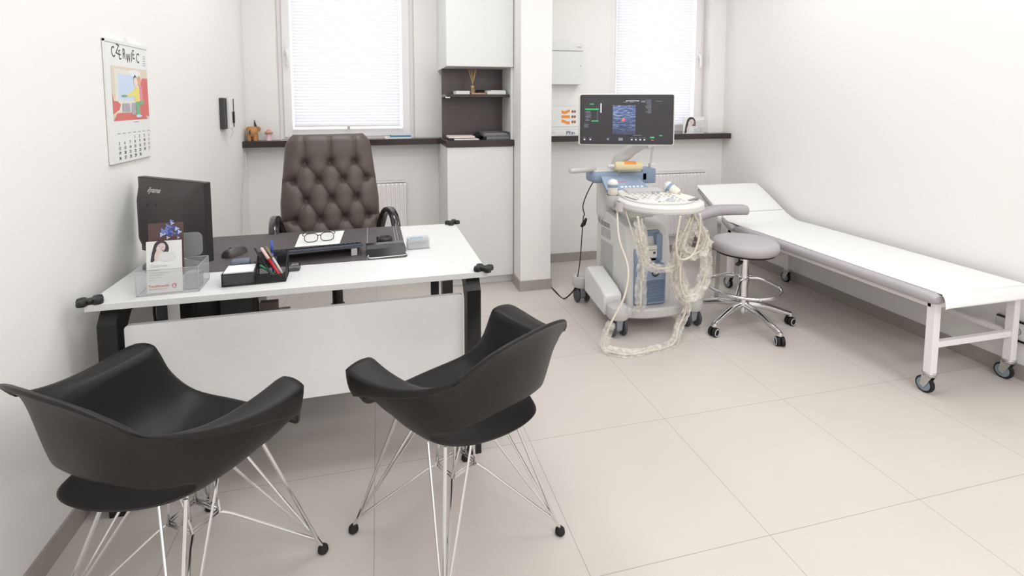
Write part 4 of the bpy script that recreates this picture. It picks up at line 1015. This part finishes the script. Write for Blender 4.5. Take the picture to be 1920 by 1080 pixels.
# blue front
bm = NB()
prism(bm, [(-.245, .156), (-.245, .33), (-.238, .40), (-.10, .40), (-.10, .156)], -.085, .070, 'yz')
obj('blue_front', bm, usblue, t, mods=[('BEV', .016)], smooth=True)
bm = NB(); prism(bm, [(-.225, .156), (-.225, .40), (-.16, .60), (-.10, .60), (-.10, .156)], -.130, -.086, 'yz'); obj('blue_side_trim', bm, usblue, t, mods=[('BEV', .008)], smooth=True)
bm = NB(); box(bm, -.085, .05, -.19, -.10, .40, .43, .006); box(bm, .025, .070, -.20, -.10, .40, .57, .012); box(bm, -.09, .070, -.17, -.10, .545, .585, .015); obj('printer_bay', bm, usblue, t, smooth=True)
bm = NB(); box(bm, -.086, .022, -.215, -.10, .43, .505, .005); prn = obj('thermal_printer', bm, uswhite, t)
bm = NB(); box(bm, -.08, .015, -.2165, -.2155, .478, .48); box(bm, -.005, .010, -.2165, -.215, .455, .468); obj('printer_slot', bm, ink, prn)
bm = NB(); box(bm, -.086, .022, -.16, -.10, .506, .545, .004); obj('upper_slot', bm, mat('cream_plastic', (222, 216, 200), .5), t)
bm = NB()
for i in range(14): box(bm, -.068, .053, -.2475, -.244, .178 + .0095 * i, .1825 + .0095 * i, .0)
obj('front_grille', bm, usdark, t)
bm = NB()
tube(bm, [(-.005 + .021 * math.cos(2 * PI * k / 32), -.247, .35 + .021 * math.sin(2 * PI * k / 32)) for k in range(32)], .0022, 6, closed=True)
cyl(bm, (-.005, -.2445, .35), (-.005, -.2462, .35), .0185, n=28); em = obj('round_emblem', bm, mat('emblem_ring', (60, 62, 70), .4), t)
text('GE', .022, mat('emblem_white', (226, 226, 226), .4), em, MX((-.0195, -.2466, .3425), (1, 0, 0), (.15, 0, 1)), 'emblem_letters', bold=.0005, sx=.95)
bm = NB(); tube(bm, [(-.035 + .02 * i, -.244, .386) for i in range(4)], .003, 6); obj('indicator_lights', bm, usdark, t)
# console neck and console
bm = NB(); box(bm, -.13, .04, -.16, .16, .66, .735, .02, seg=3); box(bm, -.10, .02, -.08, .1, .6, .68, .02); obj('console_neck', bm, uswhite, t, smooth=True)
KM = TR(-.035, -.30, .80, math.radians(-4), math.radians(3), 0)
out = spline([(-.215, .14, 0), (-.228, .02, 0), (-.205, -.09, 0), (-.12, -.175, 0), (0, -.205, 0), (.12, -.195, 0), (.21, -.13, 0), (.242, -.03, 0), (.225, .07, 0), (.17, .17, 0), (.10, .25, 0), (-.13, .26, 0), (-.19, .22, 0)], 4, True)
bm = NB(); prism(bm, [(p.x, p.y) for p in out], -.032, .004, 'xy', M=KM); obj('console', bm, uswhite, t, mods=[('BEV', .010)], smooth=True)
bm = NB(); inn = [(p.x * .86, p.y * .8 + .015) for p in out]; prism(bm, inn, .004, .008, 'xy', M=KM); prism(bm, [(p.x * 1.012, p.y * 1.012) for p in out], -.036, -.022, 'xy', M=KM); obj('console_trim', bm, uslight, t, mods=[('BEV', .003)], smooth=True)
bm = NB(); prism(bm, [(p[0] * .97, p[1] * .97) for p in inn], .0075, .0105, 'xy', M=KM); obj('control_plate', bm, mat('console_cream', (224, 222, 216), .5), t)
random.seed(11); bm = NB()
for r_ in range(6):
    for c_ in range(11):
        x = -.13 + .029 * c_ + random.uniform(-.003, .003); y = .085 - .037 * r_ + random.uniform(-.003, .003)
        if r_ >= 4 and abs(x - .02) > .09: continue
        if r_ >= 3 and abs(x - .03) < .035: continue
        if random.random() < .1: continue
        rad = random.choice((.006, .008, .009)); h_ = .004 if r_ else .014
        o_ = KM @ Vector((x, y, .010)); lathe(bm, [(0, h_), (rad * .85, h_), (rad, h_ - .002), (rad, 0)], o_, n=12, mi=1 if random.random() < .45 else 0)
obj('buttons', bm, [uslight, mat('button_grey', (166, 164, 167), .5)], t)
bm = NB(); lathe(bm, [(0, .014), (.014, .011), (.020, .0), (.028, .0), (.028, -.004)], KM @ Vector((.03, -.085, .012)), n=24); obj('trackball', bm, palegrey, t, smooth=True)
bm = NB(); prism(bm, rrect(-.012, .012, -.05, .05, .008), .0095, .0125, 'xy', M=KM @ TR(.175, -.075, 0, math.radians(-58))); obj('grip_slot', bm, mat('slot_grey', (128, 126, 128), .6), t); bm = NB(); prism(bm, rrect(-.008, .008, -.05, .05, .006), .0095, .012, 'xy', M=KM @ TR(-.165, .0, 0, math.radians(18))); obj('grip_slot', bm, mat('slot_grey', (128, 126, 128), .6), t)
bm = NB(); prism(bm, [(-.13, .12), (.12, .12), (.10, .215), (-.12, .215)], .010, .020, 'xy', M=KM); obj('keyboard_cover', bm, uslight, t, mods=[('BEV', .003)])
# rear blue control panel and housing
bm = NB(); PMx = TR(-.115, -.01, .845, math.radians(-2), math.radians(38)); prism(bm, [(-.12, -.06), (.16, -.06), (.12, .055), (-.12, .055)], 0, .016, 'xy', M=PMx); pnl = obj('blue_touch_panel', bm, usblue, t)
bm = NB()
for i in range(9):
    if i in (2,): continue
    prism(bm, rrect(-.10 + .026 * i, -.084 + .026 * i, -.048, -.034, .003), .016, .0172, 'xy', M=PMx)
obj('panel_icons', bm, mat('icon_pale', (212, 222, 236), .5), pnl)
bm = NB(); box(bm, -.03, .03, .0, .004, .016, .0172, M=PMx); obj('panel_led', bm, mat('panel_red', (190, 110, 116), .5), pnl)
bm = NB(); box(bm, -.28, -.10, .03, .17, .845, .915, .022, seg=3); box(bm, .06, .16, .05, .17, .83, .925, .008); box(bm, -.12, .10, .05, .17, .845, .905, .01); obj('rear_housing', bm, usblue, t, smooth=True)
bm = NB(); box(bm, -.26, .15, .06, .19, .905, .922, .006); obj('rear_shelf', bm, uswhite, t)
bm = NB(); tube(bm, [(-.24, .10, .925), (-.42, .06, .925)], .016, 14); tube(bm, [(-.415, .06, .925), (-.43, .057, .925)], .013, 14); obj('side_handle', bm, uslight, t, smooth=True)
# monitor arm
bm = NB(); tube(bm, spline([(-.10, .09, .90), (-.095, .09, .965), (-.03, .07, 1.03), (.045, .02, 1.10), (.08, -.02, 1.17)], 4), [.034] * 5 + [.040] * 4 + [.036] * 4 + [.030] * 4, 12)
obj('screen_arm', bm, mat('arm_grey', (206, 206, 206), .4), t, smooth=True)
bm = NB(); tube(bm, spline([(.16, .12, .90), (.165, .11, 1.02), (.155, .08, 1.07), (.11, .03, 1.075), (.06, .0, 1.07)], 5), .0115, 10); box(bm, .15, .19, .10, .14, .86, .95, .006); obj('support_tube', bm, uswhite, t, smooth=True)
# monitor
SM = TR(1.425 - UX, 2.735 - UY, 1.2455, math.radians(-19), math.radians(-2))
bm = NB(); prism(bm, rrect(-.278, .278, -.153, .153, .014), -.012, .025, 'xz', M=SM); obj('screen_housing', bm, uswhite, t, mods=[('BEV', .006)], smooth=True)
bm = NB(); box(bm, -.09, .09, .02, .06, -.07, .07, .015, M=SM); obj('screen_mount', bm, uswhite, t, smooth=True)
bm = NB(); prism(bm, rrect(-.271, .271, -.1465, .1465, .010), -.0135, -.0115, 'xz', M=SM); sc = obj('bezel', bm, mat('bezel_dark', (44, 42, 46), .3), t)
bm = NB(); box(bm, -.255, .255, -.0142, -.0136, -.133, .133, M=SM); obj('display', bm, mat('display_dark', (46, 43, 48), .25, emis=.22), sc)
def us_img():
    m = bpy.data.materials.new('ultrasound_image'); m.use_nodes = True; nt = m.node_tree; b = nt.nodes['Principled BSDF']
    tc = nt.nodes.new('ShaderNodeTexCoord'); mp = nt.nodes.new('ShaderNodeMapping'); mp.inputs['Scale'].default_value = (14, 1, 75)
    nt.links.new(tc.outputs['Object'], mp.inputs[0]); nz = nt.nodes.new('ShaderNodeTexNoise'); nz.inputs['Scale'].default_value = 1.6; nz.inputs['Detail'].default_value = 6; nz.inputs['Distortion'].default_value = 1.2
    nt.links.new(mp.outputs[0], nz.inputs[0]); cr = nt.nodes.new('ShaderNodeValToRGB'); nt.links.new(nz.outputs['Fac'], cr.inputs[0])
    e = cr.color_ramp.elements; e[0].position = .36; e[0].color = lin((52, 66, 96)); e[1].position = .72; e[1].color = lin((196, 214, 246))
    q = cr.color_ramp.elements.new(.52); q.color = lin((92, 116, 168))
    sp = nt.nodes.new('ShaderNodeSeparateXYZ'); nt.links.new(tc.outputs['Object'], sp.inputs[0])
    mr = nt.nodes.new('ShaderNodeMapRange'); mr.inputs[1].default_value = 1.16; mr.inputs[2].default_value = 1.29; mr.inputs[3].default_value = .28; mr.inputs[4].default_value = 1.0; nt.links.new(sp.outputs['Z'], mr.inputs[0])
    mu = nt.nodes.new('ShaderNodeMix'); mu.data_type = 'RGBA'; mu.blend_type = 'MULTIPLY'; mu.inputs[0].default_value = 1; nt.links.new(cr.outputs[0], mu.inputs[6]); nt.links.new(mr.outputs[0], mu.inputs[7])
    nt.links.new(mu.outputs[2], b.inputs['Emission Color']); b.inputs['Emission Strength'].default_value = .85; b.inputs['Base Color'].default_value = (.02, .02, .03, 1)
    return m
bm = NB(); box(bm, -.08, .052, -.0150, -.0143, -.088, .083, M=SM); obj('scan_image', bm, us_img(), sc)
sw = mat('screen_white', (214, 214, 220), .5, emis=.55); sg = mat('screen_green', (40, 150, 90), .5, emis=.5); sr = mat('screen_red', (214, 96, 84), .5, emis=.6); sbl = mat('screen_grey', (120, 124, 138), .5, emis=.3)
random.seed(5); bw = NB(); bg = NB(); br = NB(); bb = NB()
def sbx(b, x0, x1, z0, z1, d=-.0146): box(b, x0, x1, d - .0003, d, z0, z1, M=SM)
sbx(bg, -.215, -.19, .087, .094); sbx(bg, -.242, -.162, .056, .065); sbx(bg, -.205, -.162, -.013, -.006); sbx(bg, .138, .162, -.110, -.100); sbx(bg, .19, .207, -.097, -.091)
for i in range(8): sbx(bb, -.238, -.238 + random.uniform(.018, .034), .046 - i * .0075, .0485 - i * .0075); sbx(bb, -.172, -.166, .046 - i * .0075, .0485 - i * .0075)
for i in range(3): sbx(bb, -.248, -.248 + random.uniform(.014, .03), -.03 - i * .008, -.0275 - i * .008)
sbx(bw, -.152, -.146, .04, .095); sbx(bw, -.005, .072, .108, .111); sbx(bb, -.02, .005, .101, .104); sbx(bb, .018, .04, .101, .104)
for i in range(12): z = .115 - i * .0068; sbx(bb, .125 + random.uniform(-.02, .0), .142, z - .0022, z)
for i in range(3): sbx(bb, .085 + .008 * i, .09 + .008 * i, .100, .112)
sbx(bb, .168, .205, .106, .108)
for x in (-.248, -.214, .028, .052, .077, .101): sbx(bw, x, x + .009, -.122, -.116); sbx(bb, x - .004, x + .012, -.110, -.108)
sbx(bb, -.045, -.02, -.125, -.108, -.0145); sbx(bb, -.112, -.10, -.122, -.11); sbx(bb, .04, .09, -.094, -.092); sbx(br, .145, .158, -.123, -.119)
cyl(br, SM @ Vector((-.018, -.0150, .0)), SM @ Vector((-.018, -.0156, .0)), .009, n=12)
for b_, m_, n_ in ((bw, sw, 'white_readouts'), (bg, sg, 'green_readouts'), (br, sr, 'red_marker'), (bb, sbl, 'grey_readouts')): obj(n_, b_, m_, sc)

# probes resting in their cups: things of their own
def probe(lbl, x, y, z, rz, tilt, up=True):
    t = thing('ultrasound_probe', lbl, 'ultrasound probe', (x, y, z), rz, 'probes in the console cups'); t.rotation_euler = (tilt, 0, rz)
    bm = NB(); lathe(bm, [(0, 0), (.020, .0), (.026, .01), (.028, .05), (0, .05)], n=20); obj('grip', bm, mat('probe_cream', (226, 220, 208), .45), t, smooth=True)
    bm = NB(); lathe(bm, [(0, .05), (.029, .05), (.031, .058), (.030, .068), (0, .068)], n=20); obj('collar', bm, usblue, t, smooth=True)
    bm = NB(); lathe(bm, [(.030, .068), (.029, .078), (.022, .09), (.010, .096), (0, .097)], n=20); obj('lens_head', bm, uswhite, t, smooth=True)
probe('white-headed ultrasound probe standing in the cup left of the console', 1.29, 2.62, .815, 0, 0)
probe('smaller blue-collared ultrasound probe lying in the holder right of the console', 1.70, 2.60, .815, math.radians(35), math.radians(-60))
bm = NB(); lathe(bm, [(.034, .055), (.037, .055), (.036, 0), (.028, -.01), (.0, -.01), (0, .0), (.030, .002)], L(1.29, 2.62, .765), n=24)
tube(bm, spline([L(1.32, 2.62, .79), L(1.36, 2.62, .785), L(1.40, 2.64, .78)], 3), .014, 8)
lathe(bm, [(.022, .05), (.026, .05), (.025, -.0), (.0, -.0)], L(1.30, 2.54, .745), n=20)
obj('probe_cup', bm, uslight, US, smooth=True); bm = NB()
lathe(bm, [(.030, .03), (.034, .03), (.030, -.01), (0, -.01)], L(1.685, 2.65, .775), n=24); tube(bm, [L(1.655, 2.62, .775), L(1.60, 2.6, .775)], .012, 8)
obj('probe_cup', bm, uslight, US, smooth=True)
# gel bottle
t = thing('gel_bottle', 'yellowish ultrasound gel bottle with orange label lying on the machine', 'gel bottle', (1.50, 2.865, .9505), math.radians(-8))
bm = NB(); lathe(bm, [(0, -.10), (.026, -.098), (.029, -.088), (.029, .055), (.024, .072), (.012, .078), (0, .078)], (0, 0, 0), 'x', n=26)
bmesh.ops.scale(bm, vec=(-1, 1, 1), verts=bm.verts); obj('bottle', bm, mat('gel_yellow', (238, 222, 180), .35), t, smooth=True)
bm = NB(); lathe(bm, [(0, -.079), (.011, -.079), (.012, -.09), (.010, -.118), (0, -.122)], (0, 0, 0), 'x', n=18); obj('cap', bm, lacq, t, smooth=True)
bm = NB(); rows = [[(x, -.0296 * math.cos(a), .0296 * math.sin(a)) for a in [math.radians(25 + 8 * k) for k in range(9)]] for x in (-.02, .015, .055)]
grid(bm, rows); obj('label', bm, mat('orange_label', (246, 160, 70), .5), t, label='orange printed label')

# hanging probe cables, with plastic sleeves
def cable(lbl, pts, r=.005, sleeve=None, m=cable_w, seed=1, grp='probe cables hanging from the console'):
    path = spline([Vector(p) for p in pts], 8)
    t = thing('probe_cable', lbl, 'cable', path[0], 0, grp)
    o = path[0]
    bm = NB(); tube(bm, [p - o for p in path], r, 8); obj('cord', bm, m, t, smooth=True)
    if sleeve:
        random.seed(seed); bm = NB(); rows = []
        n = 14; path2 = spline([Vector(p) for p in pts], 14); u = None
        a_, b_ = sleeve[1], sleeve[2]; idx = range(int(a_ * (len(path2) - 1)), int(b_ * (len(path2) - 1)))
        rr_ = [random.uniform(.6, 1.25) for _ in range(n)]
        for i in idx:
            d = (path2[min(i + 1, len(path2) - 1)] - path2[max(i - 1, 0)]).normalized()
            if u is None: u, v = frame_axes(d)
            else: u = (u - d * u.dot(d)).normalized(); v = d.cross(u)
            rr_ = [max(.35, min(1.5, q + random.uniform(-.25, .25))) for q in rr_]
            rows.append([path2[i] - o + (u * math.cos(2 * PI * k / n) + v * math.sin(2 * PI * k / n)) * sleeve[0] * rr_[k] for k in range(n)])
        # keep clear of the floor
        for r_ in rows:
            for q in r_:
                if q.z + o.z < .002: q.z = .002 - o.z
        grid(bm, rows, closed=True); obj('plastic_sleeve', bm, foil, t, smooth=True, label='crumpled clear plastic sleeve')
cable('cream probe cable looping from the left cup onto the floor in front of the machine',
      [(1.29, 2.56, .76), (1.275, 2.50, .6), (1.30, 2.44, .45), (1.27, 2.42, .3), (1.19, 2.42, .15), (1.16, 2.42, .03), (1.25, 2.36, .010), (1.38, 2.36, .010), (1.56, 2.40, .010), (1.66, 2.50, .05), (1.72, 2.52, .16), (1.66, 2.52, .26), (1.62, 2.50, .40), (1.60, 2.42, .58), (1.62, 2.36, .73)], .0055, (.021, .28, .96), seed=2)
cable('cream probe cable in a plastic sleeve falling down the blue front of the machine',
      [(1.33, 2.40, .74), (1.36, 2.42, .62), (1.40, 2.46, .5), (1.415, 2.50, .35), (1.43, 2.53, .2), (1.43, 2.565, .165)], .0065, (.024, .05, .97), seed=4)
cable('thin cream cable hanging straight from the left cup of the console', [(1.32, 2.52, .75), (1.345, 2.47, .62), (1.39, 2.45, .48), (1.41, 2.47, .36)], .004, None)
cable('sleeved probe cable crossing the front of the printer to the right side', [(1.35, 2.42, .60), (1.42, 2.46, .47), (1.52, 2.47, .42), (1.60, 2.47, .43)], .006, (.022, .05, .95), seed=8)
cable('cream cable forming a narrow U under the right side of the console', [(1.52, 2.30, .755), (1.52, 2.33, .62), (1.55, 2.36, .52), (1.61, 2.38, .495), (1.665, 2.38, .53), (1.68, 2.36, .64), (1.65, 2.32, .755)], .0055, None, seed=9)
cable('sleeved cream cable forming the widest loop at the right of the console', [(1.64, 2.36, .755), (1.72, 2.42, .66), (1.79, 2.46, .54), (1.80, 2.46, .40), (1.76, 2.46, .28), (1.68, 2.46, .25), (1.64, 2.46, .32), (1.62, 2.44, .45)], .006, (.026, .1, .9), seed=12)
cable('bunched sleeved cable hanging in the middle of the right loop', [(1.66, 2.38, .755), (1.655, 2.42, .65), (1.64, 2.44, .54), (1.70, 2.44, .50), (1.76, 2.44, .53), (1.78, 2.44, .60)], .006, (.030, .1, .95), seed=15)
cable('sleeved cable running down to the right front caster of the machine', [(1.61, 2.42, .52), (1.62, 2.46, .42), (1.655, 2.48, .34), (1.70, 2.50, .26), (1.71, 2.51, .20)], .006, (.026, .02, .95), seed=19)
# white packet on the tray left side
t = thing('base_cover', 'white slanted plastic cover on the left of the machine base', 'cover', (1.335, 2.84, 0), math.radians(-4))
bm = NB(); prism(bm, [(-.20, .10), (-.20, .225), (-.14, .25), (.10, .30), (.15, .27), (.15, .12)], -.060, .050, 'yz'); obj('cover_body', bm, lacq, t, mods=[('BEV', .012)], smooth=True)
bm = NB(); box(bm, -.045, .038, -.203, -.20, .12, .20, .002); obj('end_flap', bm, uswhite, t)
# black cables
bm = NB(); tube(bm, spline([(1.30, 2.90, .86), (1.27, 2.93, .78), (1.27, 3.0, .68), (1.29, 3.02, .62), (1.285, 3.03, .58), (1.28, 3.06, .3), (1.27, 3.1, .12)], 6), .0035, 6)
t = thing('mains_cable', 'black cable with plug hanging down the left side of the ultrasound machine', 'cable', (0, 0, 0)); obj('cord', bm, rubber, t)
bm = NB(); tube(bm, [(1.285, 2.98, .60), (1.255, 2.95, .575)], [.008, .014], 10); tube(bm, [(1.255, 2.95, .575), (1.235, 2.935, .565)], [.014, .008], 10); obj('plug', bm, rubber, t)
bm = NB(); tube(bm, spline([(1.205, 3.9, .18), (1.21, 3.75, .06), (1.205, 3.5, .006), (1.20, 3.30, .006), (1.215, 3.17, .006), (1.27, 3.10, .10)], 6), .0045, 6)
tag(obj('floor_cable', bm, rubber), 'black cable on the floor from behind the pillar to the machine caster', 'cable')

# ------------------------------------------------------------ sockets on the right wall
t = thing('socket_panel', 'white double socket trunking with black edges low on the right wall', 'socket', (XR - .001, 1.60, .195), math.radians(-90))
bm = NB(); box(bm, -.2, .15, -.012, 0, 0, .085, .002); obj('trunking', bm, frame_w, t)
bm = NB(); box(bm, -.2, .15, -.016, 0, .0852, .0935); box(bm, -.2, .15, -.016, 0, -.009, -.0002); obj('black_edge', bm, gloss, t)
for x in (-.115, -.03, .06):
    bm = NB(); box(bm, x - .033, x + .033, -.015, -.012, .01, .075, .002); pl_ = obj('outlet', bm, lacq, t)
    bm = NB(); tube(bm, [(x + .018 * math.cos(a), -.0155, .042 + .018 * math.sin(a)) for a in [2 * PI * k / 20 for k in range(20)]], .0012, 5, closed=True)
    for s in (-1, 1): cyl(bm, (x + s * .008, -.0152, .042), (x + s * .008, -.0158, .042), .003, n=8)
    obj('outlet_holes', bm, ink, pl_)
